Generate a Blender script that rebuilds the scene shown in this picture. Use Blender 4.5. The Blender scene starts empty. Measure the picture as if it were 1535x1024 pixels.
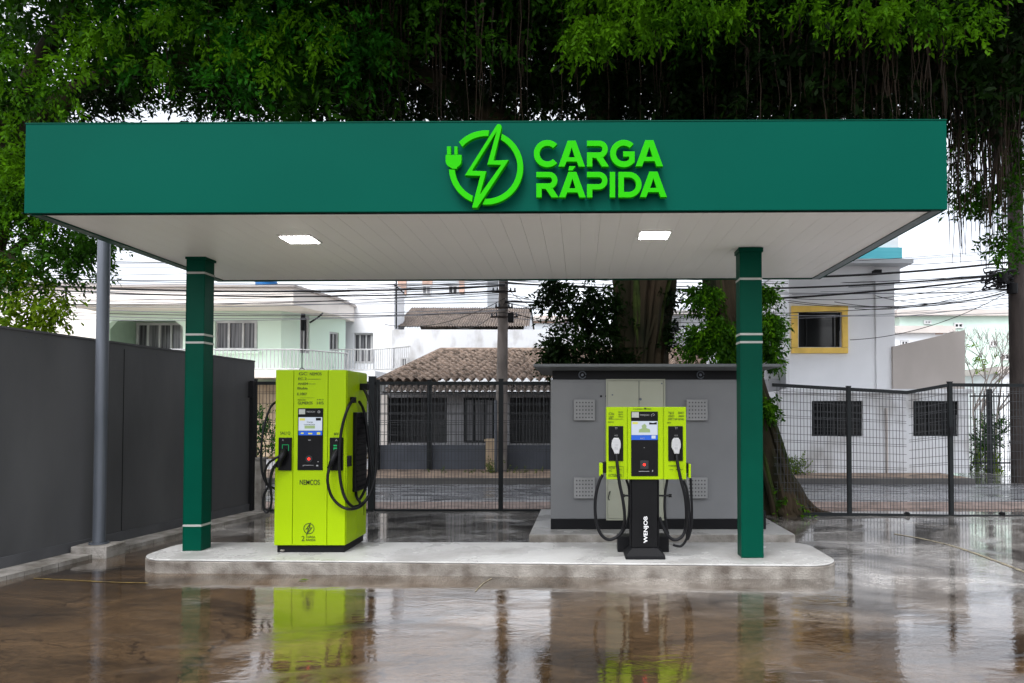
import bpy, math, random
import numpy as np
from mathutils import Vector
random.seed(7)
R = math.radians
S = bpy.context.scene
COL = S.collection

# ---------------------------------------------------------------- camera
FPX, PX0, HOR, TH, CAMZ = 1030.0, 870.0, 615.0, math.radians(1.4), 1.65
CY = HOR - FPX * math.tan(TH)
cd = bpy.data.cameras.new('camera'); cam = bpy.data.objects.new('camera', cd); COL.objects.link(cam)
cam.location = (0, 0, CAMZ); cam.rotation_euler = (math.pi / 2 + TH, 0, 0)
cd.sensor_width = 36; cd.lens = 36 * FPX / 1535
cd.shift_x = (767.5 - PX0) / 1535; cd.shift_y = (CY - 512) / 1535
cd.clip_start = .05; cd.clip_end = 2000
S.camera = cam
# ---------------------------------------------------------------- sky, sun, exposure
SUN_EL, SUN_ROT = R(58), R(200)
w = bpy.data.worlds.new('World'); S.world = w; w.use_nodes = True
nt = w.node_tree; nt.nodes.clear()
def N(t, k): return t.nodes.new(k)
o_ = N(nt, 'ShaderNodeOutputWorld'); bg = N(nt, 'ShaderNodeBackground'); sky = N(nt, 'ShaderNodeTexSky')
sky.sky_type = 'NISHITA'; sky.sun_disc = False; sky.sun_elevation = SUN_EL; sky.sun_rotation = SUN_ROT
sky.dust_density = 4; sky.air_density = 1
hs = N(nt, 'ShaderNodeHueSaturation'); hs.inputs['Saturation'].default_value = .12
mx = N(nt, 'ShaderNodeMix'); mx.data_type = 'RGBA'; mx.blend_type = 'MULTIPLY'; mx.inputs[0].default_value = 1
tc = N(nt, 'ShaderNodeTexCoord'); mp = N(nt, 'ShaderNodeMapping'); mp.inputs['Scale'].default_value = (1, 1, 3)
nz = N(nt, 'ShaderNodeTexNoise'); nz.inputs['Scale'].default_value = 2.2; nz.inputs['Detail'].default_value = 6
cr = N(nt, 'ShaderNodeValToRGB'); cr.color_ramp.elements[0].color = (1.10, 1.16, 1.28, 1); cr.color_ramp.elements[1].color = (1.85, 1.87, 1.92, 1)
cr.color_ramp.elements[0].position = .35; cr.color_ramp.elements[1].position = .65
L = nt.links.new
L(tc.outputs['Generated'], mp.inputs[0]); L(mp.outputs[0], nz.inputs['Vector']); L(nz.outputs['Fac'], cr.inputs[0])
L(sky.outputs[0], hs.inputs['Color']); L(hs.outputs[0], mx.inputs[6]); L(cr.outputs[0], mx.inputs[7])
L(mx.outputs[2], bg.inputs[0]); bg.inputs[1].default_value = .15; L(bg.outputs[0], o_.inputs[0])
ld = bpy.data.lights.new('sun', 'SUN'); ld.energy = .7; ld.angle = R(25); ld.color = (1, .97, .93)
sun = bpy.data.objects.new('sun', ld); COL.objects.link(sun)
# direction towards the sun (behind and above the camera)
sd = Vector((math.sin(SUN_ROT) * math.cos(SUN_EL), math.cos(SUN_ROT) * math.cos(SUN_EL), math.sin(SUN_EL)))
sun.rotation_euler = sd.to_track_quat('Z', 'Y').to_euler()
S.view_settings.view_transform = 'Standard'; S.view_settings.look = 'None'
S.view_settings.exposure = .9; S.view_settings.gamma = 1
S.cycles.max_bounces = 6; S.cycles.transparent_max_bounces = 8
S.cycles.use_denoising = True

# ---------------------------------------------------------------- helpers
def ray(px, py):
    u = (px - PX0) / FPX; v = -(py - CY) / FPX
    return u, math.cos(TH) - v * math.sin(TH), math.sin(TH) + v * math.cos(TH)
def W(px, py, Y):
    u, dy, dz = ray(px, py); return Vector((Y * u / dy, Y, CAMZ + Y * dz / dy))
def G(px, py, z=0):
    u, dy, dz = ray(px, py); t = (z - CAMZ) / dz; return Vector((u * t, dy * t, z))
def XW(px, Y): return W(px, 615, Y).x
def ZW(py, Y): return W(870, py, Y).z

def tag(o, label=None, cat=None, group=None, kind=None):
    if label: o['label'] = label
    if cat: o['category'] = cat
    if group: o['group'] = group
    if kind: o['kind'] = kind
    return o
ORI = {}
def thing(name, label, cat, loc=(0, 0, 0), group=None):
    o = bpy.data.objects.new(name, None); o.empty_display_size = .2; COL.objects.link(o); o.location = loc
    ORI[o.name] = Vector(loc)
    return tag(o, label, cat, group)

def catmull(pts, n=8):
    P = [Vector(p) for p in pts]; P = [2 * P[0] - P[1]] + P + [2 * P[-1] - P[-2]]; out = []
    for i in range(1, len(P) - 2):
        a, b, c, d = P[i - 1:i + 3]
        for k in range(n):
            t = k / n
            out.append(.5 * ((2 * b) + (c - a) * t + (2 * a - 5 * b + 4 * c - d) * t * t + (3 * b - a - 3 * c + d) * t ** 3))
    out.append(P[-2]); return out

class MB:
    def __init__(s): s.v = []; s.f = []; s.smooth = False
    def add(s, v, f):
        n = len(s.v); s.v += [tuple(p) for p in v]; s.f += [tuple(i + n for i in q) for q in f]; return s
    def box(s, x0, x1, y0, y1, z0, z1):
        if x0 > x1: x0, x1 = x1, x0
        if y0 > y1: y0, y1 = y1, y0
        if z0 > z1: z0, z1 = z1, z0
        v = [(x0, y0, z0), (x1, y0, z0), (x1, y1, z0), (x0, y1, z0), (x0, y0, z1), (x1, y0, z1), (x1, y1, z1), (x0, y1, z1)]
        return s.add(v, [(0, 3, 2, 1), (4, 5, 6, 7), (0, 1, 5, 4), (1, 2, 6, 5), (2, 3, 7, 6), (3, 0, 4, 7)])
    def pbox(s, a, b, c, d, y0, y1):   # picture box: px a..c, py b..d read at depth y0
        p = W(a, b, y0); q = W(c, d, y0); return s.box(p.x, q.x, y0, y1, q.z, p.z)
    def hexa(s, bot, top):             # 4 bottom, 4 top points (ccw from above)
        return s.add(list(bot) + list(top), [(0, 3, 2, 1), (4, 5, 6, 7), (0, 1, 5, 4), (1, 2, 6, 5), (2, 3, 7, 6), (3, 0, 4, 7)])
    def tube(s, pts, r, n=8, r1=None, caps=True):
        P = [Vector(p) for p in pts]; v = []; f = []; m = len(P); u = None
        for i, p in enumerate(P):
            t = (P[min(i + 1, m - 1)] - P[max(i - 1, 0)])
            t = t.normalized() if t.length > 1e-9 else Vector((0, 0, 1))
            if u is None: u = t.orthogonal().normalized()
            u = (u - t * u.dot(t)).normalized(); w_ = t.cross(u)
            rr = r if r1 is None else r + (r1 - r) * i / (m - 1)
            for k in range(n):
                a = 2 * math.pi * k / n; v.append(p + (u * math.cos(a) + w_ * math.sin(a)) * rr)
        for i in range(m - 1):
            for k in range(n):
                k2 = (k + 1) % n; f.append((i * n + k, i * n + k2, (i + 1) * n + k2, (i + 1) * n + k))
        if caps: f.append(tuple(range(n))[::-1]); f.append(tuple((m - 1) * n + k for k in range(n)))
        s.smooth = True
        return s.add(v, f)
    def prism(s, poly, z0, z1):        # vertical prism of an xy polygon (ccw)
        n = len(poly); v = [(x, y, z0) for x, y in poly] + [(x, y, z1) for x, y in poly]
        return s.add(v, [tuple(range(n))[::-1], tuple(range(n, 2 * n))] + [(i, (i + 1) % n, n + (i + 1) % n, n + i) for i in range(n)])
    def build(s, name, m, parent=None, bevel=0, smooth=None, seg=2):
        me = bpy.data.meshes.new(name)
        org = Vector((0, 0, 0)); p = parent
        while p is not None: org = org + ORI.get(p.name, Vector((0, 0, 0))) ; p = p.parent
        me.from_pydata([tuple(Vector(q) - org) for q in s.v], [], s.f); me.materials.append(m)
        sm = s.smooth if smooth is None else smooth
        if sm:
            me.polygons.foreach_set('use_smooth', [True] * len(me.polygons))
            me.set_sharp_from_angle(angle=R(40))
        me.update()
        o = bpy.data.objects.new(name, me); COL.objects.link(o); o.parent = parent
        if bevel:
            b = o.modifiers.new('bevel', 'BEVEL'); b.width = bevel; b.segments = seg; b.limit_method = 'ANGLE'
        return o

def flat(polys, Y, depth, bevel=0):    # polygons (X,Z), holes even-odd, face at Y, going back by depth
    cu = bpy.data.curves.new('tmp', 'CURVE'); cu.dimensions = '2D'; cu.fill_mode = 'BOTH'; cu.extrude = depth / 2
    if bevel: cu.extrude = depth / 2 - bevel; cu.bevel_depth = bevel; cu.bevel_resolution = 1; cu.offset = -bevel
    for pl in polys:
        sp = cu.splines.new('POLY'); sp.points.add(len(pl) - 1)
        for i, (a, b) in enumerate(pl): sp.points[i].co = (a, b, 0, 1)
        sp.use_cyclic_u = True
    return curve_out(cu, lambda c: (c[0], Y + depth / 2 - c[2], c[1]))
def curve_out(cu, fn):
    ob = bpy.data.objects.new('tmp', cu); COL.objects.link(ob)
    me = bpy.data.meshes.new_from_object(ob, depsgraph=None if False else bpy.context.evaluated_depsgraph_get())
    v = [fn(p.co) for p in me.vertices]; f = [tuple(p.vertices) for p in me.polygons]
    bpy.data.objects.remove(ob); bpy.data.meshes.remove(me); bpy.data.curves.remove(cu)
    m = MB(); m.add(v, f); return m
def ptext(s, a, b, c, d, Y, depth=.002, up=False, bold=0):   # text filling the picture box a,b,c,d at depth Y
    cu = bpy.data.curves.new('tmp', 'FONT'); cu.body = s; cu.extrude = depth / 2; cu.offset = bold
    m = curve_out(cu, lambda c_: (c_[0], c_[1], c_[2]))
    if not m.v: return m
    xs = [q[0] for q in m.v]; ys = [q[1] for q in m.v]; x0, x1, y0, y1 = min(xs), max(xs), min(ys), max(ys)
    p = W(a, b, Y); q = W(c, d, Y)
    out = []
    for (x, y, z) in m.v:
        u = (x - x0) / (x1 - x0); v_ = (y - y0) / (y1 - y0)
        if up: X = p.x + (1 - v_) * (q.x - p.x); Z = q.z + u * (p.z - q.z)
        else: X = p.x + u * (q.x - p.x); Z = q.z + v_ * (p.z - q.z)
        out.append((X, Y - z, Z))
    m.v = out; return m

# ---------------------------------------------------------------- materials
def mat(name, col, rough=.6, col2=None, scale=3, detail=6, bump=0, bscale=40, metal=0, stretch=(1, 1, 1), coat=0, pos=(.35, .65), spec=.25, r2=None, tl=0, emit=None, es=0):
    m = bpy.data.materials.new(name); m.use_nodes = True; t = m.node_tree; b = t.nodes['Principled BSDF']
    if col2 is None: col2 = tuple(min(1, c * .78) for c in col)
    tc = N(t, 'ShaderNodeTexCoord'); mp = N(t, 'ShaderNodeMapping'); mp.inputs['Scale'].default_value = stretch
    nz = N(t, 'ShaderNodeTexNoise'); nz.inputs['Scale'].default_value = scale; nz.inputs['Detail'].default_value = detail
    cr = N(t, 'ShaderNodeValToRGB'); cr.color_ramp.elements[0].color = (*col2, 1); cr.color_ramp.elements[1].color = (*col, 1)
    cr.color_ramp.elements[0].position, cr.color_ramp.elements[1].position = pos
    L = t.links.new
    L(tc.outputs['Object'], mp.inputs[0]); L(mp.outputs[0], nz.inputs['Vector']); L(nz.outputs['Fac'], cr.inputs[0]); L(cr.outputs[0], b.inputs['Base Color'])
    b.inputs['Roughness'].default_value = rough; b.inputs['Metallic'].default_value = metal; b.inputs['Specular IOR Level'].default_value = spec
    b.inputs['Coat Weight'].default_value = coat
    if r2 is not None:
        mr = N(t, 'ShaderNodeMapRange'); mr.inputs[1].default_value = pos[0]; mr.inputs[2].default_value = pos[1]
        mr.inputs[3].default_value = r2; mr.inputs[4].default_value = rough; L(nz.outputs['Fac'], mr.inputs[0]); L(mr.outputs[0], b.inputs['Roughness'])
    if bump:
        n2 = N(t, 'ShaderNodeTexNoise'); n2.inputs['Scale'].default_value = bscale; n2.inputs['Detail'].default_value = 5
        bp = N(t, 'ShaderNodeBump'); bp.inputs['Strength'].default_value = bump; bp.inputs['Distance'].default_value = .02
        L(mp.outputs[0], n2.inputs['Vector']); L(n2.outputs['Fac'], bp.inputs['Height']); L(bp.outputs[0], b.inputs['Normal'])
    if emit: b.inputs['Emission Color'].default_value = (*emit, 1); b.inputs['Emission Strength'].default_value = es
    return m
def leafmat(name, ca, cb, tr=.35):
    m = bpy.data.materials.new(name); m.use_nodes = True; t = m.node_tree; L = t.links.new
    b = t.nodes['Principled BSDF']; out = t.nodes['Material Output']
    tc = N(t, 'ShaderNodeTexCoord'); nz = N(t, 'ShaderNodeTexNoise'); nz.inputs['Scale'].default_value = 1.3; nz.inputs['Detail'].default_value = 8
    nz.inputs['Roughness'].default_value = .75
    cr = N(t, 'ShaderNodeValToRGB'); cr.color_ramp.elements[0].color = (*ca, 1); cr.color_ramp.elements[1].color = (*cb, 1)
    cr.color_ramp.elements[0].position = .38; cr.color_ramp.elements[1].position = .64
    L(tc.outputs['Object'], nz.inputs['Vector']); L(nz.outputs['Fac'], cr.inputs[0]); L(cr.outputs[0], b.inputs['Base Color'])
    b.inputs['Roughness'].default_value = .5; b.inputs['Specular IOR Level'].default_value = .06
    ts = N(t, 'ShaderNodeBsdfTranslucent'); L(cr.outputs[0], ts.inputs[0])
    ms = N(t, 'ShaderNodeMixShader'); ms.inputs[0].default_value = tr; L(b.outputs[0], ms.inputs[1]); L(ts.outputs[0], ms.inputs[2]); L(ms.outputs[0], out.inputs[0])
    return m

def wetmat(name, brown, grey, rlo=.02, rhi=.3, bump=.2, spec=.8, wet=(.50, .60), coat=1, fade=None, ripple=1, crack=1):
    """wet concrete: grainy stained base (brown in front, blended beyond fade to a grey paled for sky reflection), water film with drier patches, cracks"""
    m = bpy.data.materials.new(name); m.use_nodes = True; t = m.node_tree; L = t.links.new; b = t.nodes['Principled BSDF']
    tc = N(t, 'ShaderNodeTexCoord'); mp = N(t, 'ShaderNodeMapping'); L(tc.outputs['Object'], mp.inputs[0])
    def noise(sc, de, ro=.5, di=0, st=None):
        n = N(t, 'ShaderNodeTexNoise'); n.inputs['Scale'].default_value = sc; n.inputs['Detail'].default_value = de
        n.inputs['Roughness'].default_value = ro; n.inputs['Distortion'].default_value = di
        if st: q = N(t, 'ShaderNodeMapping'); q.inputs['Scale'].default_value = st; L(tc.outputs['Object'], q.inputs[0]); L(q.outputs[0], n.inputs['Vector'])
        else: L(mp.outputs[0], n.inputs['Vector'])
        return n
    def ramp(src, p0, p1, c0, c1):
        r = N(t, 'ShaderNodeValToRGB'); e = r.color_ramp.elements; e[0].position = p0; e[1].position = p1; e[0].color = (*c0, 1); e[1].color = (*c1, 1); L(src, r.inputs[0]); return r
    def mixc(kind, f, A, B):
        q = N(t, 'ShaderNodeMix'); q.data_type = 'RGBA'; q.blend_type = kind
        if isinstance(f, float): q.inputs[0].default_value = f
        else: L(f, q.inputs[0])
        L(A, q.inputs[6]); L(B, q.inputs[7]); return q.outputs[2]
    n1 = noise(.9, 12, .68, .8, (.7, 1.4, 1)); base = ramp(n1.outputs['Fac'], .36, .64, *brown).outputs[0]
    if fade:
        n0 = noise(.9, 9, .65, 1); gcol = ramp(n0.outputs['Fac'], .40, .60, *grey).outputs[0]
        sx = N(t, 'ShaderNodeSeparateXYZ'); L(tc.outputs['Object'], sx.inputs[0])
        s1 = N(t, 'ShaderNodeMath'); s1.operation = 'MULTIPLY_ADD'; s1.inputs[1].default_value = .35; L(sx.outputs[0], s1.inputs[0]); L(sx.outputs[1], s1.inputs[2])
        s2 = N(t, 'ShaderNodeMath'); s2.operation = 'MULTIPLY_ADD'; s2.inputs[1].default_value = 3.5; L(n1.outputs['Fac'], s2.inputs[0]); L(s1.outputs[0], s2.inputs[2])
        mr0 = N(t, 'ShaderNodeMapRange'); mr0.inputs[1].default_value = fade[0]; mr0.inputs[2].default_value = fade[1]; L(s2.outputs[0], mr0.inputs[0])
        base = mixc('MIX', mr0.outputs[0], base, gcol)  # paler grey base colour stands in for sky reflection on the rear yard
    n2 = noise(22, 9, .8, 0, (.8, 1.3, 1)); base = mixc('MULTIPLY', 1.0, base, ramp(n2.outputs['Fac'], .32, .66, (.45, .43, .41), (1.5, 1.46, 1.4)).outputs[0])
    n6 = noise(140, 3, .6); base = mixc('MULTIPLY', 1.0, base, ramp(n6.outputs['Fac'], .35, .72, (.75, .75, .75), (1.7, 1.65, 1.6)).outputs[0])
    vo = N(t, 'ShaderNodeTexVoronoi'); vo.feature = 'DISTANCE_TO_EDGE'; vo.inputs['Scale'].default_value = .33
    nd = noise(1.5, 6, .6); va = N(t, 'ShaderNodeVectorMath'); va.operation = 'MULTIPLY_ADD'; va.inputs[1].default_value = (.9, .9, .9); L(nd.outputs['Color'], va.inputs[0]); L(tc.outputs['Object'], va.inputs[2]); L(va.outputs[0], vo.inputs['Vector'])
    ck = ramp(vo.outputs['Distance'], .0008, .0035, (.25, .22, .2), (1, 1, 1))
    if crack: base = mixc('MULTIPLY', 1.0, base, ck.outputs[0])
    L(base, b.inputs['Base Color'])
    n3 = noise(.8, 9, .62, 1.4, (.7, 1.5, 1)); mr = N(t, 'ShaderNodeMapRange'); mr.inputs[1].default_value = wet[0]; mr.inputs[2].default_value = wet[1]
    mr.inputs[3].default_value = rlo; mr.inputs[4].default_value = rhi; L(n3.outputs['Fac'], mr.inputs[0]); L(mr.outputs[0], b.inputs['Roughness'])
    b.inputs['Specular IOR Level'].default_value = spec; b.inputs['Coat Weight'].default_value = coat; b.inputs['Coat IOR'].default_value = 1.5
    L(mr.outputs[0], b.inputs['Coat Roughness'])
    n4 = noise(7, 4, .5, .8, (.6, 1.3, 1)); n5 = noise(45, 3, .6)
    ad = N(t, 'ShaderNodeMath'); ad.operation = 'MULTIPLY_ADD'; ad.inputs[1].default_value = .16; L(n5.outputs['Fac'], ad.inputs[0]); L(n4.outputs['Fac'], ad.inputs[2])
    bp = N(t, 'ShaderNodeBump'); bp.inputs['Strength'].default_value = bump; bp.inputs['Distance'].default_value = .008 * ripple
    L(ad.outputs[0], bp.inputs['Height']); L(bp.outputs[0], b.inputs['Normal']); L(bp.outputs[0], b.inputs['Coat Normal'])
    return m

M = dict(
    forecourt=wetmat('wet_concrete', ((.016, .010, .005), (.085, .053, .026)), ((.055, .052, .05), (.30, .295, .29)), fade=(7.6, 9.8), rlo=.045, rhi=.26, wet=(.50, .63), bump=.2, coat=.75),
    street=wetmat('wet_asphalt', ((.10, .108, .12), (.21, .22, .245)), None, rlo=.15, rhi=.45, bump=.5, coat=.4, wet=(.4, .6), ripple=2, crack=0),
    driveway=wetmat('wet_driveway', ((.12, .12, .12), (.25, .25, .25)), None, rlo=.05, rhi=.3, bump=.3, crack=0),
    earth=mat('earth', (.12, .10, .08), .8, scale=2),
    fascia=mat('green_panel', (.0, .061, .041), .5, (.0, .056, .038), scale=.7, spec=.03),
    column=mat('green_steel', (.0, .052, .031), .4, (.0, .045, .027), scale=2, spec=.05),
    band=mat('light_band', (.36, .37, .34), .4),
    ceiling=mat('white_ceiling_panel', (.88, .87, .85), .4, (.85, .84, .82), scale=.8),
    ceil_gap=mat('ceiling_gap', (.70, .69, .68), .7),
    trim=mat('grey_trim', (.18, .22, .23), .35, metal=.4),
    lamp=mat('lamp_diffuser', (.9, .9, .9), .5, emit=(1, 1, .97), es=26),
    lampring=mat('lamp_frame', (.75, .75, .73), .4),
    sign=mat('bright_green_acrylic', (.018, .36, .0005), .5, (.016, .335, .0005), scale=1, spec=.05),
    island=mat('island_concrete', (.42, .415, .40), .35, (.30, .29, .275), scale=1.8, bump=.15, bscale=30, r2=.18, detail=8),
    islandside=mat('island_side', (.27, .25, .22), .8, (.085, .07, .058), scale=5, bump=.5, bscale=60, detail=10, pos=(.3, .7)),
    rough_conc=mat('rough_concrete', (.30, .28, .255), .85, (.15, .135, .115), scale=6, bump=.6, bscale=50, detail=10),
    lime=mat('lime_paint', (.27, .41, .001), .35, (.255, .385, .001), scale=1.5, spec=.12),
    black=mat('black_plastic', (.006, .006, .0065), .3, spec=.1),
    rubber=mat('black_rubber', (.006, .006, .007), .4, spec=.15),
    blackmat=mat('black_steel', (.007, .007, .008), .5, spec=.12),
    ink=mat('dark_print', (.03, .045, .01), .6),
    white=mat('white_plastic', (.4, .4, .4), .35),
    whiteprint=mat('white_print', (.8, .8, .8), .5),
    greyprint=mat('grey_print', (.28, .28, .28), .5),
    scr_white=mat('screen_white', (.1, .11, .12), .2, emit=(.78, .86, 1), es=.33),
    scr_blue=mat('screen_blue', (.01, .04, .2), .2, emit=(.015, .08, .42), es=.5),
    scr_green=mat('screen_green', (.08, .1, .05), .2, emit=(.3, .42, .2), es=.4),
    scr_yellow=mat('screen_yellow', (.2, .2, .05), .2, emit=(.65, .6, .1), es=.35),
    led=mat('red_led', (.5, .0, .0), .3, emit=(1, .02, .01), es=2.2),
    greenled=mat('green_led', (.0, .1, .03), .3, emit=(.0, .22, .06), es=.6),
    kiosk=mat('grey_cabinet_paint', (.165, .167, .17), .5, (.14, .142, .145), scale=1.2, bump=.05),
    kioskdoor=mat('beige_cabinet_door', (.31, .315, .25), .5, (.28, .285, .225), scale=2),
    kioskroof=mat('cabinet_roof', (.13, .14, .145), .45, (.11, .115, .12), scale=3),
    vent=mat('vent_panel', (.24, .24, .24), .5),
    wallgrey=mat('dark_grey_panel', (.085, .085, .087), .42, (.052, .052, .054), scale=1.1, bump=.06, bscale=14, stretch=(1, 1, .35), spec=.35),
    galv=mat('galvanised_steel', (.11, .12, .14), .4, (.08, .09, .105), scale=5, metal=.3, stretch=(1, 1, .2)),
    fence=mat('fence_steel', (.012, .014, .015), .5, spec=.12),
    wire=mat('fence_wire', (.035, .037, .04), .5),
    bark=mat('bark', (.036, .024, .013), .95, (.006, .009, .002), scale=2.5, bump=1, bscale=14, stretch=(1, 1, .35), detail=10),
    ventdot=mat('vent_dot', (.09, .09, .09), .7),
    moss=mat('moss', (.03, .045, .006), .95, (.012, .018, .003), scale=5, bump=.8, bscale=25),
    root=mat('aerial_root', (.026, .016, .009), .95, (.007, .005, .003), scale=6, stretch=(1, 1, .3)),
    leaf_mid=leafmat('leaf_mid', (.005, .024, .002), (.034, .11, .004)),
    leaf_dark=leafmat('leaf_dark', (.0025, .007, .0015), (.008, .024, .002)),  # darkened leaf copy, shade inside the crowns put into its colour
    leaf_lit=leafmat('leaf_painted_lit', (.025, .095, .002), (.10, .25, .005), .45),  # brightened leaf copy, light on the front clumps put into its colour
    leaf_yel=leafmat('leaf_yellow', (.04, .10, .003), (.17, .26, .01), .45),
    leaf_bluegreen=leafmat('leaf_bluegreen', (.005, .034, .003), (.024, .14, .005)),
    grass=leafmat('grass', (.06, .10, .02), (.18, .22, .05)),
    mint=mat('mint_render', (.70, .86, .73), .8, (.67, .83, .70), scale=.6, bump=.1),
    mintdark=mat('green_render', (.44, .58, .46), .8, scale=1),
    cream=mat('cream_render', (.86, .80, .74), .8, (.78, .72, .66), scale=.8, stretch=(1, 1, 4)),
    white_wall=mat('white_render', (.82, .83, .85), .85, (.76, .77, .79), scale=.9, bump=.15),
    white_dirty=mat('stained_white_render', (.66, .67, .69), .85, (.36, .345, .33), scale=1.5, bump=.3, pos=(.30, .50), detail=12, stretch=(1, 1, .55)),
    greywall=mat('grey_render', (.34, .34, .35), .85, (.26, .26, .27), scale=2),
    darkwall=mat('slate_blue_render', (.075, .083, .10), .8, (.06, .066, .08), scale=2),
    beige=mat('beige_render', (.50, .455, .425), .85, (.43, .39, .36), scale=1, stretch=(1, 1, .5)),
    tan=mat('tan_render', (.46, .36, .25), .85, (.36, .27, .18), scale=4),
    tile=mat('clay_tile', (.31, .235, .185), .85, (.09, .068, .052), scale=5, detail=6, pos=(.36, .6)),
    tile_old=mat('old_clay_tile', (.22, .18, .15), .9, (.12, .10, .09), scale=4, detail=10, bump=.4),
    glass=mat('dark_glass', (.012, .013, .014), .08, spec=.3),
    glassgrey=mat('curtained_glass', (.20, .20, .21), .15, (.05, .05, .055), scale=3, stretch=(6, 1, .1), pos=(.4, .6)),
    framew=mat('white_frame', (.55, .55, .55), .4),
    yellow=mat('yellow_frame', (.90, .60, .13), .5),
    turq=mat('turquoise_paint', (.13, .52, .60), .6, (.10, .46, .54), scale=2, stretch=(.3, 1, 6)),
    blue=mat('blue_tank', (.02, .16, .42), .4),
    pole=mat('concrete_pole', (.24, .21, .19), .85, (.12, .105, .095), scale=4, bump=.4, stretch=(1, 1, .4)),
    poledark=mat('dark_pole', (.05, .04, .036), .85, (.025, .02, .018), scale=5, bump=.5, stretch=(1, 1, .3)),
    cable=mat('cable', (.02, .02, .022), .6),
    cablegrey=mat('grey_cable', (.26, .27, .30), .6),
    paint_y=mat('yellow_road_paint', (.22, .15, .035), .4, (.07, .05, .025), scale=12),
    paint_w=mat('pale_paint', (.27, .23, .15), .5, (.10, .085, .06), scale=12),
    pale=mat('distant_pale_render', (.55, .57, .60), .9, (.48, .51, .53), scale=.4),
    palegreen=mat('distant_green_render', (.55, .68, .60), .9, scale=.4),
    brick=mat('distant_brick', (.50, .34, .27), .9),
    pave=mat('pavement', (.34, .25, .185), .7, (.17, .125, .095), scale=3, bump=.3, detail=9),
    kerb=mat('kerb', (.10, .095, .09), .7),
)

# ================================================================ SETTING: ground, yard, street
m = MB(); m.add([(-400, -60, 0), (400, -60, 0), (400, 600, 0), (-400, 600, 0)], [(0, 1, 2, 3)]); tag(m.build('ground', M['earth']), kind='structure')
FY = 11.25
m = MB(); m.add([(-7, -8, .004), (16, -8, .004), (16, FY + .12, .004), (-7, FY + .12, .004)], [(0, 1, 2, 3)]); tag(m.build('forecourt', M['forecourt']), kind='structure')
m = MB(); m.box(-60, 60, FY + .13, FY + .95, -.1, .03); tag(m.build('near_pavement', mat('reddish_pavement', (.30, .22, .19), .6, (.16, .12, .10), scale=4, bump=.3)), kind='structure')
m = MB(); m.add([(-60, FY + .12, .004), (60, FY + .12, .004), (60, 15.3, .004), (-60, 15.3, .004)], [(0, 1, 2, 3)]); tag(m.build('street', M['street']), kind='structure')
m = MB(); m.box(-60, XW(1452, 15.5), 15.3, 15.42, -.1, .13); tag(m.build('kerb', M['kerb']), kind='structure')
m = MB(); m.box(-60, XW(1452, 15.5), 15.42, 18.6, -.1, .127); tag(m.build('pavement', M['pave']), kind='structure')
m = MB(); m.add([(XW(1452, 15.5), 15.3, .008), (60, 15.3, .008), (60, 40, .008), (XW(1452, 15.5), 40, .008)], [(0, 1, 2, 3)]); tag(m.build('driveway', M['driveway']), kind='structure')
# painted marks on the yard
def strip(name, pts, wd, mt, label=None, z=.0085):
    P = [G(*p) for p in pts]; P = catmull(P, 6); m = MB(); v = []; f = []
    for i, p in enumerate(P):
        t = (P[min(i + 1, len(P) - 1)] - P[max(i - 1, 0)]).normalized(); n = Vector((-t.y, t.x, 0))
        for s in (-1, 1): q = p + n * wd * s / 2; v.append((q.x, q.y, z))
    for i in range(len(P) - 1): f.append((2 * i, 2 * i + 2, 2 * i + 3, 2 * i + 1))
    m.add(v, f); return tag(m.build(name, mt), kind='structure')
strip('yellow_line', [(50, 868), (110, 871), (170, 874), (222, 875)], .022, M['paint_y'])
strip('worn_line', [(1340, 801), (1385, 809), (1430, 820), (1480, 837), (1545, 862)], .045, M['paint_w'])
strip('white_scratch', [(712, 888), (724, 876), (737, 868)], .012, M['paint_w'])

# ---- kerb strip along the grey wall
A0 = G(-60, 876); A1 = G(379, 770)
wdir = (A1 - A0).normalized(); wn = Vector((wdir.y, -wdir.x, 0))       # towards the yard
def wallpt(t, off, z): p = A0 + (A1 - A0) * t + wn * off; return (p.x, p.y, z)
m = MB(); n = 24
for i in range(n):
    a, b = i / n - (1.2 if i == 0 else 0), (i + 1) / n - .0015
    m.hexa([wallpt(a, .02, -.05), wallpt(a, .30, -.05), wallpt(b, .30, -.05), wallpt(b, .02, -.05)][::1],
           [wallpt(a, .02, .06), wallpt(a, .30, .05), wallpt(b, .30, .05), wallpt(b, .02, .06)])
tag(m.build('kerb_along_wall', M['rough_conc']), kind='structure')
# ---- grey boundary wall
wl = thing('boundary_wall', 'tall dark grey metal panel wall along the left side of the yard', 'wall', (A0.x, A0.y, 0))
m = MB(); Ht0, Ht1 = 2.50, 2.42
a = -1.2
m.hexa([wallpt(a, -.12, 0), wallpt(a, 0, 0), wallpt(1, 0, 0), wallpt(1, -.12, 0)], [wallpt(a, -.12, Ht0 + .05), wallpt(a, 0, Ht0 + .05), wallpt(1, 0, Ht1), wallpt(1, -.12, Ht1)])
m.build('panel', M['wallgrey'], wl)
m = MB(); m.hexa([wallpt(a, .001, .06), wallpt(a, .018, .06), wallpt(1, .018, .06), wallpt(1, .001, .06)], [wallpt(a, .001, .17), wallpt(a, .018, .17), wallpt(1, .018, .17), wallpt(1, .001, .17)])
m.build('skirting', mat('skirting_paint', (.085, .085, .09), .6), wl)
for k in (.42, .78):
    m = MB(); m.hexa([wallpt(k, .001, .18), wallpt(k, .004, .18), wallpt(k + .0012, .004, .18), wallpt(k + .0012, .001, .18)], [wallpt(k, .001, 2.4), wallpt(k, .004, 2.4), wallpt(k + .0012, .004, 2.4), wallpt(k + .0012, .001, 2.4)]); m.build('panel_joint', M['blackmat'], wl)
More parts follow.
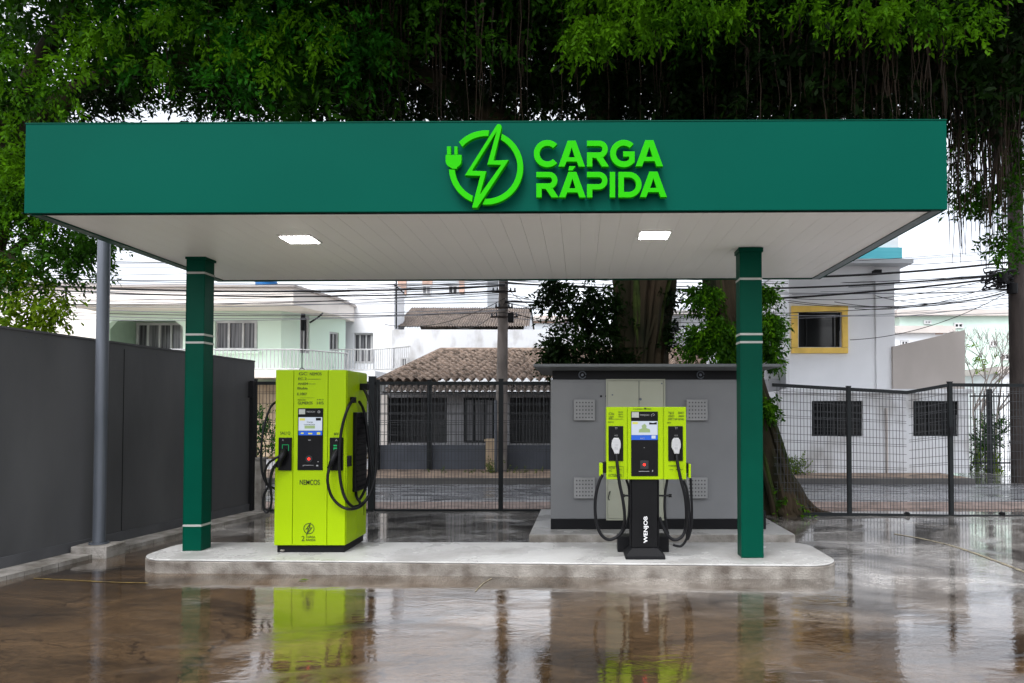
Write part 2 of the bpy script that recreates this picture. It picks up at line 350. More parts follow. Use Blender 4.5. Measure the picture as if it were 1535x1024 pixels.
m = MB(); m.hexa([wallpt(a, -.14, Ht0 + .052), wallpt(a, .012, Ht0 + .052), wallpt(1, .012, Ht1 + .002), wallpt(1, -.14, Ht1 + .002)], [wallpt(a, -.14, Ht0 + .075), wallpt(a, .012, Ht0 + .075), wallpt(1, .012, Ht1 + .025), wallpt(1, -.14, Ht1 + .025)])
m.build('capping', M['wallgrey'], wl)
for px, dz in ((22, .09), (43, .09), (262, .12)):
    t = (px + 60) / 600; m = MB(); m.tube([wallpt(t, .0, Ht0 - dz), wallpt(t, .008, Ht0 - dz)], .006, 8)
    m.build('screw', M['galv'], wl)
p = thing('gate_post', 'slim black steel post at the far end of the grey panel wall', 'post', (A1.x, A1.y, 0))
q = G(375, 771)
m = MB(); m.box(q.x - .045, q.x + .045, q.y - .05, q.y + .05, 0, ZW(571, q.y)); m.build('shaft', M['blackmat'], p, bevel=.004)
m = MB(); m.box(q.x - .02, q.x + .065, q.y - .085, q.y - .052, 1.85, 2.1); m.build('latch', M['blackmat'], p)
q = G(382, 768)
p = thing('concrete_pillar', 'short rough concrete pillar behind the end of the grey wall', 'pillar', (q.x, q.y + .15, 0))
zt = ZW(690, q.y); m = MB(); m.box(q.x - .08, q.x + .09, q.y + .02, q.y + .2, 0, zt); m.build('shaft', M['rough_conc'], p, bevel=.012)
m = MB(); m.box(q.x - .1, q.x + .11, q.y, q.y + .22, zt, zt + .04); m.build('cap', M['rough_conc'], p, bevel=.008)

# ---- grey lamp-less post on its block
q = G(132, 838)
st = thing('steel_post', 'tall round grey steel post on a concrete block beside the grey wall', 'post', (q.x, q.y + .15, 0))
m = MB(); m.box(q.x - .2, q.x + .2, q.y, q.y + .33, -.02, .135); m.build('base_block', M['rough_conc'], st, bevel=.012)
m = MB(); m.tube([(q.x, q.y + .17, .14), (q.x, q.y + .17, 4.3)], .064, 24); m.build('shaft', M['galv'], st)
m = MB(); m.tube([(q.x, q.y + .17, .137), (q.x, q.y + .17, .15)], .1, 24)
for k in range(4):
    a = k * math.pi / 2 + .6; m.tube([(q.x + .086 * math.cos(a), q.y + .17 + .086 * math.sin(a), .15), (q.x + .086 * math.cos(a), q.y + .17 + .086 * math.sin(a), .165)], .007, 6)
m.build('flange', M['galv'], st)

# ================================================================ STATION
# island: rounded slab
def rounded(x0, x1, yfL, yfR, yb, r, n=10):
    """ccw outline, slanted front edge, rounded front corners"""
    out = []
    for cx, cy, a0 in ((x0 + r, yfL + r, 180), (x1 - r, yfR + r, 270)):
        for k in range(n + 1):
            a = R(a0 + 90 * k / n); out.append((cx + r * math.cos(a), cy + r * math.sin(a)))
    rb = .25
    for cx, cy, a0 in ((x1 - rb, yb - rb, 0), (x0 + rb, yb - rb, 90)):
        for k in range(n + 1):
            a = R(a0 + 90 * k / n); out.append((cx + rb * math.cos(a), cy + rb * math.sin(a)))
    return out
IX0, IX1 = -4.55, 2.58
ol = rounded(IX0, IX1, 6.98, 6.73, 7.9, .34)
isl = thing('concrete_island', 'long low concrete island with rounded corners under the green canopy', 'kerbed island', (-1, 7.3, 0))
IZ = .142
m = MB(); m.prism(ol, -.05, IZ - .02); m.build('kerb_face', M['islandside'], isl, bevel=.01)
cxy = (-1, 7.3); ol2 = [(cxy[0] + (x - cxy[0]) * .9985, cxy[1] + (y - cxy[1]) * .985) for x, y in ol]
m = MB(); m.prism(ol2, IZ - .018, IZ); m.build('top_slab', M['island'], isl, bevel=.008)

# canopy
YF, YB = 5.73, 8.82
XL, XR = W(36, 318, YF).x, W(1420.5, 312, YF).x
ZB, ZT = 3.32, 4.075
cn = thing('station_canopy', 'flat green roofed charging station canopy with white underside on two green columns', 'canopy', (XL / 2 + XR / 2, 7.3, 0))
T = .035
m = MB(); m.box(XL, XR, YF, YF + T, ZB, ZT); m.build('front_fascia', M['fascia'], cn, bevel=.003)
m = MB(); m.box(XL, XL + T, YF + T + .002, YB, ZB, ZT); m.build('side_fascia', M['fascia'], cn)
m = MB(); m.box(XR - T, XR, YF + T + .002, YB, ZB, ZT); m.build('side_fascia', M['fascia'], cn)
m = MB(); m.box(XL + T + .002, XR - T - .002, YB - T, YB, ZB, ZT); m.build('rear_fascia', M['fascia'], cn)
m = MB(); m.box(XL + T, XR - T, YF + T, YB - T, ZT - .10, ZT - .06); m.build('roof_sheet', M['trim'], cn)
m = MB(); c = .004
m.box(XL - c, XR + c, YF - c, YB + c, ZT + .001, ZT + .010); m.build('top_trim', M['column'], cn)
# underside frame
m = MB(); g = .085; zc = ZB + .012
m.box(XL + T + .002, XL + T + g, YF + T + .004, YB - T - .004, ZB - .008, zc); m.build('edge_trim', M['column'], cn)
m = MB(); m.box(XR - T - g, XR - T - .002, YF + T + .004, YB - T - .004, ZB - .008, zc); m.build('edge_trim', M['trim'], cn)
m = MB(); m.box(XL + T + g, XR - T - g, YB - T - .05, YB - T - .004, ZB - .008, zc); m.build('edge_trim', M['column'], cn)
m = MB(); m.box(XL + T + g, XR - T - g, YF + T + .004, YF + T + .02, ZB - .006, zc); m.build('edge_trim', M['black'], cn)
m = MB(); x = XL + T + g + .003; wdt = .175; xe = XR - T - g - .003
while x < xe - .01:
    x2 = min(x + wdt - .002, xe); m.box(x, x2, YF + T + .022, YB - T - .052, ZB + .004, ZB + .02); x += wdt
m.build('ceiling', M['ceiling'], cn)
m = MB(); m.box(XL + T + g, XR - T - g, YF + T + .022, YB - T - .052, ZB + .022, ZB + .05); m.build('ceiling_backing', M['ceil_gap'], cn)
for (x0, x1, y0, y1) in ((-2.86, -2.575, 6.49, 6.75), (.57, .838, 6.39, 6.64)):
    m = MB()
    e = .02
    m.box(x0 - e, x1 + e, y0 - e, y0, ZB - .012, ZB + .003); m.box(x0 - e, x1 + e, y1, y1 + e, ZB - .012, ZB + .003)
    m.box(x0 - e, x0, y0, y1, ZB - .012, ZB + .003); m.box(x1, x1 + e, y0, y1, ZB - .012, ZB + .003)
    lf = m.build('ceiling_light', M['lampring'], cn)
    m = MB(); m.box(x0 + .001, x1 - .001, y0 + .001, y1 - .001, ZB - .015, ZB + .002); m.build('diffuser', M['lamp'], lf)
# columns
def column(x0, x1, yf, dep, bands):
    m = MB(); m.box(x0, x1, yf, yf + dep, IZ, ZB + .003); c = m.build('column', M['column'], cn, bevel=.006)
    m = MB(); e = .012; m.box(x0 - e, x1 + e, yf - e, yf + dep + e, ZB - .035, ZB + .006); m.build('cap', M['column'], c)
    for py in bands:
        z = ZW(py, yf); m = MB(); e = .0035; h = .011
        m.box(x0 - e, x1 + e, yf - e, yf + dep + e, z - h, z + h); m.build('band', M['band'], c)
    # seam down the corner of the cladding
    m = MB(); m.box(x0 - .003, x0 + .004, yf - .003, yf + .004, IZ, ZB - .037); m.build('seam', M['column'], c)
column(XW(277, 7.40), XW(304, 7.40), 7.40, .2, (409, 501.5, 513.5, 788))
column(XW(1110.5, 7.05), XW(1143.5, 7.05), 7.05, .19, (418, 501, 513))

for o in cn.children:                                    # the canopy hangs a touch lower at its left end
    if o.name.split('.')[0] != 'column':
        for mm_ in [o] + list(o.children):
            for v_ in mm_.data.vertices: v_.co.z += .0042 * v_.co.x
# ---- sign on the fascia
YS = YF - .075
def Z2(zx, zy): p = W(650 + zx / 4.264, 180 + zy / 4.264, YS); return (p.x, p.z)
def arc(cx, cy, r, a0, a1, n=24, ry=None):
    ry = ry or r; return [(cx + r * math.cos(R(a0 + (a1 - a0) * k / n)), cy - ry * math.sin(R(a0 + (a1 - a0) * k / n))) for k in range(n + 1)]
def sgn(*polys, dy=0, dep=.045): return flat([[Z2(*q) for q in pl] for pl in polys], YS + dy, dep, bevel=.002)
def standoffs(pts):
    class K:
        def build(s, n, mt, par):
            for zx, zy in pts: X, Z = Z2(zx, zy); MB().tube([(X, YS + .044, Z), (X, YF, Z)], .006, 6).build(n, mt, par)
    return K()
lg = thing('logo_sign', 'bright green lightning bolt in a ring with a plug, mounted on the green fascia', 'sign', (W(725, 250, YS).x, YS, W(725, 250, YS).z))
C0 = (335, 303); RO, RI = 238, 200
ring = [arc(*C0, RO, 137, 85) + arc(*C0, RI, 86, 139), arc(*C0, RO, 65, -95.5, 48) + arc(*C0, RI, -92, 62, 48), arc(*C0, RO, -112, -177) + arc(*C0, RI, -176, -115)]
rg = MB()
for r_ in ring:
    k = sgn(r_); rg.add(k.v, k.f)
rg.build('ring', M['sign'], lg)
bolt_o = [(402, 38), (408, 31), (420, 29), (431, 34), (436, 44), (436, 54), (385, 262), (482, 258), (280, 563), (247, 563), (299, 360), (201, 357)]
bolt_i = [(403, 78), (344, 288), (432, 290), (298, 478), (338, 330), (247, 327)]
sgn(bolt_o, bolt_i, dy=-.012, dep=.06).build('bolt', M['sign'], lg)
plug = [(76, 222), (178, 222), (178, 262)] + arc(127, 262, 51, 0, -62, 8, 44) + [(148, 312), (120, 312)] + arc(127, 262, 51, -118, -180, 8, 44)
pl = sgn(plug).build('plug', M['sign'], lg)
for a_, b_ in ((85, 110), (132, 153)): sgn([(a_, 168), (b_, 168), (b_, 221), (a_, 221)]).build('prong', M['sign'], pl)
standoffs([(127, 240), (200, 110), (553, 303), (330, 522), (190, 440), (420, 60), (265, 540), (230, 345), (460, 270)]).build('standoff', M['black'], lg)
def gC(x0, x1, y0, y1, t):
    cx, cy = x0 + (y1 - y0) / 2, (y0 + y1) / 2; ro = (y1 - y0) / 2; ri = ro - t
    return [arc(cx, cy, ro, 44, 316, 30) + arc(cx, cy, ri, 316, 44, 30)]
def gG(x0, x1, y0, y1, t):
    cx, cy = x0 + (y1 - y0) / 2, (y0 + y1) / 2; ro = (y1 - y0) / 2; ri = ro - t
    return [arc(cx, cy, ro, 44, 318, 30) + [(x1, cy + ro * .62), (x1, cy - 14), (x1 - 74, cy - 14), (x1 - 74, cy + 20), (x1 - 36, cy + 20), (x1 - 36, cy + ri * .62)] + arc(cx, cy, ri, 312, 44, 30)]
def gA(x0, x1, y0, y1):
    c = (x0 + x1) / 2; w = x1 - x0; h = y1 - y0
    o = [(c - w * .15, y0), (c + w * .15, y0), (x1, y1), (x1 - w * .235, y1), (x1 - w * .31, y1 - h * .195), (x0 + w * .31, y1 - h * .195), (x0 + w * .235, y1), (x0, y1)]
    i = [(c, y0 + h * .27), (x0 + w * .385, y1 - h * .36), (x1 - w * .385, y1 - h * .36)]
    return [o, i]
def gR(x0, x1, y0, y1, leg=True):
    h = y1 - y0; t = 35; yb = y0 + h * (.66 if leg else .69); r = (yb - y0) / 2; cx = x1 - r - (8 if leg else 0); cy = y0 + r
    o = [(x0, y0)] + [(cx, y0)] + arc(cx, cy, r, 90, -90, 18)
    if leg: o = o[:-1] + arc(cx, cy, r, -60, -66, 2) + [(x1, y1), (x1 - 46, y1), (x1 - 83, yb + 2), (x0 + t, yb)]
    else: o += [(x0 + t, yb)]
    o += [(x0 + t, y1), (x0, y1), (x0, yb - t)] + arc(cx, cy, r - t, -90, 90, 14) + [(x0, y0 + t)]
    return [o]
def gI(x0, x1, y0, y1): return [[(x0, y0), (x1, y0), (x1, y1), (x0, y1)]]
def gD(x0, x1, y0, y1):
    t = 36; r = (y1 - y0) / 2; cx = x1 - r; cy = (y0 + y1) / 2
    return [[(x0, y0)] + arc(cx, cy, r, 90, -90, 24) + [(x0, y1)], [(x0 + t, y0 + t)] + arc(cx, cy, r - t, 90, -90, 20) + [(x0 + t, y1 - t)]]
words = [('upper word of the station sign, CARGA in bright green raised letters', [gC(640, 795, 127, 302, 38), gA(797, 968, 131, 298), gR(980, 1122, 131, 298), gG(1128, 1286, 126, 302, 38), gA(1291, 1467, 128, 296)]),
         ('lower word of the station sign, RÁPIDA in bright green raised letters', [gR(656, 800, 331, 495), gA(801, 973, 331, 495), gR(980, 1112, 331, 495, False), gI(1126, 1161, 331, 495), gD(1181, 1330, 331, 495), gA(1318, 1492, 329, 493)])]
for wi, (lab, gl) in enumerate(words):
    xs = 1060; p = W(650 + xs / 4.264, 180 + (215 if wi == 0 else 410) / 4.264, YS)
    t = thing('sign_lettering', lab, 'sign lettering', (p.x, YS, p.z))
    for gi, g_ in enumerate(gl):
        k = sgn(*g_)
        if wi == 1 and gi == 1:
            a = sgn([(868, 294), (908, 294), (888, 323), (860, 323)]); k.add(a.v, a.f)
        k.build('letter', M['sign'], t)
    standoffs([(x_, (215 if wi == 0 else 480)) for x_ in ((658, 1000, 1146) if wi == 0 else (672, 998, 1143, 1198))]).build('standoff', M['black'], t)

# ================================================================ BIG CHARGER
CYF = 7.30
def zb(x): return 370 + x / 3.413
def zy(y): return 540 + y / 3.413
c1 = thing('fast_charger', 'tall lime green cabinet charger with side cable loops standing on the island', 'charger', (-2.87, CYF + .35, IZ))
x0, x1 = XW(413, CYF), XW(518.5, CYF); ztop = ZW(554.5, CYF); zlow = ZW(818, CYF); D = .70
m = MB(); m.box(x0 + .02, x1 - .015, CYF + .03, CYF + D - .03, IZ, zlow); m.build('plinth', M['blackmat'], c1, bevel=.004)
m = MB(); m.box(x0, x1, CYF + .012, CYF + D, zlow, ztop); body = m.build('body', M['lime'], c1, bevel=.006)
def xx(zx): return XW(370 + (zx + 10 * (0)) / 3.413, CYF)
pe = [(x0, XW(440, CYF) - .003), (XW(440, CYF) + .003, XW(491.5, CYF) - .003), (XW(491.5, CYF) + .003, x1)]
for a, b in pe:
    m = MB(); m.box(a, b, CYF, CYF + .0105, zlow + .004, ztop - .002); m.build('front_panel', M['lime'], c1, bevel=.003)
m = MB(); m.box(x1 + .001, x1 + .008, CYF + .016, CYF + .33, zlow + .01, ztop - .01); m.build('side_panel', M['lime'], c1, bevel=.002)
m = MB(); m.box(x1 + .001, x1 + .008, CYF + .337, CYF + D - .01, zlow + .01, ztop - .01); m.build('side_panel', M['lime'], c1, bevel=.002)
m = MB(); m.box(x1 + .0085, x1 + .012, CYF + D - .1, CYF + D - .09, .45, .58); m.build('side_lock', M['black'], c1)
# lifting eye on top
m = MB(); xm = XW(452, CYF + .3); m.tube([(xm + .03 * math.cos(a / 10 * math.pi), CYF + .3, ztop + .002 + .035 * math.sin(a / 10 * math.pi)) for a in range(11)], .005, 6); m.build('lifting_eye', M['galv'], c1)
Y = CYF - .004
def slab(parent, name, mt, a, b, c, d, y0, dep, bevel=.0):
    m = MB(); m.pbox(a, b, c, d, y0, y0 + dep); return m.build(name, mt, parent, bevel=bevel)
def shaft_text(parent, rows, mt, Y):
    for s_, a, b, c, d in rows: ptext(s_, a, b, c, d, Y).build('printed_text', mt, parent, smooth=False)
# centre console
sc = slab(c1, 'console', M['black'], 446.5, 612, 483.5, 705, CYF - .008, .0075, .004)
slab(sc, 'display', M['scr_white'], 447.6, 625.5, 482.8, 645.5, CYF - .0105, .002)
slab(sc, 'display_bar', M['scr_blue'], 447.6, 646, 482.8, 652.5, CYF - .0105, .002)
slab(sc, 'display_picture', M['scr_green'], 456.5, 638, 472, 642.5, CYF - .0125, .0015)
for a, b, c, d in ((449, 627, 457, 630.5), (451, 648.5, 455, 650.5), (462, 649, 468, 651), (475, 648, 480, 651.5)): MB().pbox(a, b, c, d, CYF - .0125, CYF - .011).build('display_icon', M['scr_yellow'], sc)
m = MB(); m.pbox(473.5, 626.5, 481, 630.5, CYF - .0125, CYF - .011); m.build('display_badge', M['black'], sc)
mm = MB()
for s_, a, b, c, d in (('Carga', 460, 631.5, 469, 634.5), ('conecte', 455.5, 635.5, 472, 637.3)):
    k = ptext(s_, a, b, c, d, CYF - .0115); mm.add(k.v, k.f)
mm.build('display_text', M['ink'], sc, smooth=False)
slab(sc, 'label_plate', M['band'], 448, 613.5, 457.3, 621, CYF - .0098, .0015)
shaft_text(sc, [('NEOCH', 460, 616, 472, 618.6)], M['greyprint'], CYF - .0102)
def ringmesh(cx, cz, Y, r0, r1, n=20):
    m = MB(); v = []
    for k in range(n):
        a = 2 * math.pi * k / n
        for r_ in (r0, r1): v.append((cx + r_ * math.cos(a), Y, cz + r_ * math.sin(a)))
    m.add(v, [(2 * k, 2 * k + 1, (2 * k + 3) % (2 * n), (2 * k + 2) % (2 * n)) for k in range(n)]); return m
p = W(478, 617.5, CYF - .0102); ringmesh(p.x, p.z, CYF - .0102, .009, .014).build('contactless_ring', M['greyprint'], sc)
p = W(463.3, 688, CYF - .0102)
m = MB(); m.tube([(p.x, CYF - .0083, p.z), (p.x, CYF - .0135, p.z)], .036, 20); m.build('button_ring', mat('button_grey', (.02, .02, .022), .35), sc)
m = MB(); m.tube([(p.x, CYF - .0136, p.z), (p.x, CYF - .017, p.z)], .0125, 16); m.build('red_light', M['led'], sc)
mm = MB(); 
for a, b, c, d in ((454, 697.2, 470, 697.8), (462, 659.4, 466, 660.2), (453.8, 697, 455, 698.8), (474, 697, 477, 699), (476, 691.5, 477.5, 693)): mm.pbox(a, b, c, d, CYF - .0098, CYF - .0085)
mm.build('console_mark', M['greyprint'], sc)
# printed text
shaft_text(c1, [('GC', 448, 558, 460.5, 562.5), ('NEMOS', 464.5, 558.3, 482, 562.7), ('EC.2', 447, 566, 459.5, 569.6), ('ANEM', 446.5, 573.5, 461.5, 577), ('Blobis', 446, 580.3, 461, 583.8),
                ('E.1007', 445.7, 588.7, 459.8, 592.6), ('GUMEROS', 446.5, 602, 468.5, 606.3), ('HIS', 475, 602, 485, 606.3), ('PERIODO', 446.5, 598.8, 458.5, 600.3), ('B IN A', 475.5, 598.3, 485, 600)], M['ink'], CYF - .003)
shaft_text(c1, [('SALI Q', 420, 647, 435, 652.3), ('BIV', 501, 648.5, 507.5, 652.5)], M['ink'], CYF - .003)
for a, b, c, d in ((461, 568.2, 481, 568.7), (462.5, 575.3, 473, 575.8), (450, 596.2, 471, 596.5)): MB().pbox(a, b, c, d, CYF - .003, CYF - .001).build('printed_line', M['ink'], c1)
bm = ptext('NEMCOS', 449.3, 719.2, 479.2, 726.8, CYF - .0035, bold=.006); bm.build('brand_text', M['ink'], c1, smooth=False)
p = W(463, 792.5, CYF - .003); ringmesh(p.x, p.z, CYF - .003, .050, .058, 32).build('printed_ring', M['ink'], c1)
def PP(*q): return [(W(a, b, CYF - .003).x, W(a, b, CYF - .003).z) for a, b in q]
flat([PP((466, 783), (457.5, 794), (461.6, 793.2), (458.6, 803.5), (468.5, 790.5), (464.2, 791.3)), PP((463.5, 788), (460.5, 792.3), (463.4, 792), (462, 796.8), (466, 791.8), (462.7, 792.3))], CYF - .004, .003).build('printed_bolt', M['ink'], c1)
shaft_text(c1, [('2', 452, 803.5, 456.5, 811), ('CARGA', 459, 803.6, 472.5, 806.6), ('RÁPIDA', 459, 807.5, 473, 811)], M['ink'], CYF - .003)
# connector holsters at the front
def holster(a, c, green):
    h = slab(c1, 'holster', M['black'], a, 656, c, 705.5, CYF - .02, .0195, .006)
    k = 1 if green else .8
    m = MB(); xm = (a + c) / 2 + (1.0 if green else -1)
    for q in ((xm - 5, 666.5, xm + 5, 667.2), (xm + 4.4, 667.4, xm + 5, 676), (xm - 5, 667.4, xm - 4.4, 676)) if green else ((xm - 3, 667, xm + 2, 669), (xm - 3, 671, xm + 2, 675)): m.pbox(*q, CYF - .0225, CYF - .0208)
    m.build('status_light', M['greenled'], h)
    return h
h1 = holster(417.3, 436.3, True); h2 = holster(494, 513.8, False)
shaft_text(h1, [('A', 423, 658.3, 425, 661)], M['greyprint'], CYF - .022)
shaft_text(h2, [('A', 502.5, 658, 506, 661.3)], M['greyprint'], CYF - .022)
def tubepath(pts, r, Y=None, n=8, res=8):
    P = [W(q[0], q[1], q[2] if len(q) > 2 else Y) for q in pts]; m = MB(); m.tube(catmull(P, res), r, n); return m
def connector(parent, pts, Y0):        # pistol grip: head inside the holster, grip going down to the cable
    m = MB(); P = catmull([W(*q) for q in pts], 5)
    m.tube(P, .034, 10, .022); k = m.build('connector', M['rubber'], parent)
    return k
connector(h2, [(505, 676, CYF - .02), (501, 684, CYF - .07), (497, 693, CYF - .09), (493.5, 702, CYF - .07)], CYF)
connector(h1, [(426, 676, CYF - .02), (424, 682, CYF - .07), (420, 690, CYF - .09), (417.5, 700, CYF - .07)], CYF)
# side unit: tall black cable rack on the right side, hooks, loops
m = MB(); yA, yB = 7.50, 7.86
m.box(x1 + .0085, x1 + .05, yA, yB, ZW(736, 7.6), ZW(618, 7.6)); rk = m.build('cable_rack', M['black'], c1, bevel=.006)
m = MB()
for k in range(14): z = ZW(736, 7.6) + .04 + k * .058; m.box(x1 + .0505, x1 + .056, yA + .03, yB - .03, z, z + .022)
m.build('rack_rib', M['blackmat'], rk)
m = MB(); m.box(x1 + .008, x1 + .06, CYF + .10, CYF + .16, ZW(604, 7.4), ZW(595, 7.4)); m.build('cable_hook', M['black'], c1, bevel=.004)
m = MB(); m.box(x1 + .008, x1 + .10, CYF + .42, CYF + .48, ZW(585, 7.75), ZW(575, 7.75)); m.build('cable_hook', M['black'], c1, bevel=.004)
m = MB(); m.box(x1 + .008, x1 + .045, CYF + .02, CYF + .07, ZW(699, 7.35), ZW(683, 7.35)); m.build('cable_guide', M['black'], c1, bevel=.003)
def q3(x, y, Y): return (zb(x), zy(y), Y)
cabs = [
    [q3(425, 545, 7.22), q3(414, 590, 7.2), q3(416, 640, 7.2), q3(436, 700, 7.22), q3(478, 745, 7.235), q3(530, 762, 7.25), q3(585, 745, 7.45), q3(625, 690, 7.62), q3(640, 610, 7.65), q3(625, 450, 7.68), q3(612, 330, 7.7), q3(595, 250, 7.7), q3(575, 212, 7.6)],
    [q3(545, 198, 7.40), q3(515, 250, 7.28), q3(486, 350, 7.26), q3(474, 470, 7.25), q3(475, 580, 7.25), q3(490, 670, 7.27), q3(515, 725, 7.28), q3(550, 752, 7.42), q3(580, 735, 7.5), q3(562, 700, 7.56), q3(558, 665, 7.6)],
    [q3(585, 130, 7.75), q3(610, 170, 7.7), q3(637, 250, 7.62), q3(655, 360, 7.6), q3(661, 480, 7.6), q3(655, 590, 7.58), q3(630, 680, 7.55), q3(590, 735, 7.5), q3(545, 752, 7.45)],
    [q3(600, 260, 7.8), q3(620, 420, 7.7), q3(630, 540, 7.7), q3(612, 640, 7.7), q3(585, 700, 7.68), q3(570, 715, 7.62)],
]
for c_ in cabs: tubepath(c_, .0155).build('cable', M['rubber'], c1)
cabl = [
    [q3(150, 212, 7.45), q3(122, 240, 7.4), q3(95, 310, 7.35), q3(78, 400, 7.3), q3(73, 500, 7.3), q3(80, 580, 7.3), q3(105, 635, 7.32), q3(145, 658, 7.36)],
    [q3(190, 480, 7.25), q3(150, 500, 7.2), q3(110, 530, 7.22), q3(92, 580, 7.25), q3(103, 640, 7.3)],
    [q3(175, 500, 7.22), q3(130, 560, 7.22), q3(120, 640, 7.25), q3(127, 710, 7.28), q3(118, 762, 7.3), q3(98, 778, 7.3), q3(84, 750, 7.3), q3(88, 690, 7.3), q3(112, 640, 7.3), q3(135, 560, 7.3), q3(160, 520, 7.28)],
]
for c_ in cabl: tubepath(c_, .0125).build('cable', M['rubber'], c1)
m = MB(); m.box(x0 - .025, x0 - .001, 7.42, 7.48, ZW(614, 7.45), ZW(600, 7.45)); m.build('cable_hook', M['black'], c1)
sp = thing('rope_scrap', 'short frayed tan rope lying at the foot of the tall charger', 'rope', (XW(428, 7.24), 7.25, IZ))
m = MB(); 
for k in range(5):
    m.tube(catmull([G(417 + k * .8, 824 - k * .4, IZ + .008 * (k % 3 + 1)), G(424, 826 - k * .6, IZ + .012 + .01 * (k % 2)), G(432, 823 - k * .5, IZ + .012), G(440 - k, 820 - .5 * k, IZ + .01 + .008 * (k % 2))], 6), .011, 6)
m.build('strand', M['rough_conc'], sp)

# ================================================================ PEDESTAL CHARGER
PY = 7.02
c2 = thing('pedestal_charger', 'lime green charger head with two white plugs on a black pedestal', 'charger', (XW(968, 7.1), 7.15, IZ))
def a4(x, y): return 880 + x / 3.94, 590 + y / 3.94
def pb(parent, name, mt, ax, ay, bx, by, Y0, dep, bevel=0):
    a = a4(ax, ay); b = a4(bx, by); m = MB(); m.pbox(a[0], a[1], b[0], b[1], Y0, Y0 + dep); return m.build(name, mt, parent, bevel=bevel)
hd = pb(c2, 'charger_head', M['lime'], 114, 79, 586, 508, PY + .012, .26, .008)
for a, b in ((114, 236.5), (240.5, 449.5), (453.5, 586)):
    k = pb(c2, 'front_panel', M['lime'], a, 80, b, 507, PY, .011, .003)
cs = pb(c2, 'console', M['black'], 260, 106, 420, 488, PY - .008, .0075, .004)
pb(cs, 'display', M['scr_white'], 262, 163, 417, 245, PY - .0105, .002)
pb(cs, 'display_bar', M['scr_blue'], 262, 246, 417, 274, PY - .0105, .002)
def scr(pts, mt, nm, y): flat([[(W(*a4(*q), y).x, W(*a4(*q), y).z) for q in pts]], y, .0015).build(nm, mt, cs)
scr([(340, 178), (352, 190), (350, 203), (371, 212), (374, 230), (305, 230), (308, 212), (326, 205), (322, 190)], M['scr_green'], 'display_picture', PY - .0125)
scr([(268, 168), (296, 168), (304, 174), (296, 181), (268, 181)], M['scr_yellow'], 'display_icon', PY - .0125)
scr([(366, 183), (368, 170), (390, 174), (412, 168), (412, 183)], M['black'], 'display_badge', PY - .0125)
scr([(381, 248), (405, 248), (405, 266), (381, 266)], M['scr_white'], 'display_badge', PY - .0125)
pb(cs, 'label_plate', M['band'], 264, 110, 306, 142, PY - .0098, .0015)
ax, ay = a4(312, 122); bx, by = a4(367, 134)
shaft_text(cs, [('WENJOB.2', ax, ay, bx, by), ('NET', *a4(316, 261), *a4(340, 269))], M['greyprint'], PY - .0115)
m = MB(); m.tube([W(*a4(382, 137), PY - .011), W(*a4(379, 124), PY - .011), W(*a4(392, 119), PY - .011), W(*a4(400, 125), PY - .011), W(*a4(388, 132), PY - .011)], .0025, 5); m.build('console_mark', M['greyprint'], cs)
p = W(*a4(338, 420), PY - .0083)
pb(cs, 'button_frame', mat('button_frame_grey', (.022, .022, .024), .3), 314, 396, 363, 445, PY - .0125, .004, .002)
m = MB(); m.tube([(p.x, PY - .0127, p.z), (p.x, PY - .017, p.z)], .0125, 16); m.build('red_light', M['led'], cs)
m = MB()
for q in ((305, 458, 368, 461), (385, 452, 390, 462), (335, 318, 341, 321)): m.pbox(*a4(*q[:2]), *a4(*q[2:]), PY - .0098, PY - .0085)
m.build('console_mark', M['greyprint'], cs)
def rows(l): return [(s_, *a4(a, b), *a4(c, d)) for s_, a, b, c, d in l]
shaft_text(c2, rows([('Clis', 128, 112, 160, 126), ('EIVOS', 186, 106, 212, 114), ('EPTT', 186, 121, 212, 128), ('Loov', 128, 130, 158, 141), ('CRTTE UN', 186, 134, 213, 141), ('UATA', 128, 144, 150, 149), ('RERDOA', 124, 165, 158, 171),
    ('TELE', 480, 108, 512, 121), ('EIVET', 540, 108, 572, 121), ('CENCY', 480, 128, 516, 140), ('3UEOV', 540, 128, 572, 139), ('EPET COP DEND', 480, 146, 572, 156), ('FEROA', 474, 169, 496, 175),
    ('FATUS', 128, 432, 164, 444), ('IIC', 128, 449, 148, 461), ('TUEAZ', 182, 446, 206, 452), ('KCTEBAFVE', 128, 475, 204, 491), ('CURVANDO', 492, 424, 542, 431), ('NAVE', 488, 446, 508, 452), ('BROAA', 526, 446, 566, 452),
    ('E CAREBA MESTRER', 275, 88, 380, 95)]), M['ink'], PY - .003)
m = MB()
for q in ((126, 150, 213, 152), (126, 430, 214, 431.5), (213, 430, 214.5, 492), (480, 426, 545, 427.5), (338, 84, 350, 92)): MB().pbox(*a4(*q[:2]), *a4(*q[2:]), PY - .003, PY - .001).build('printed_line', M['ink'], c2)
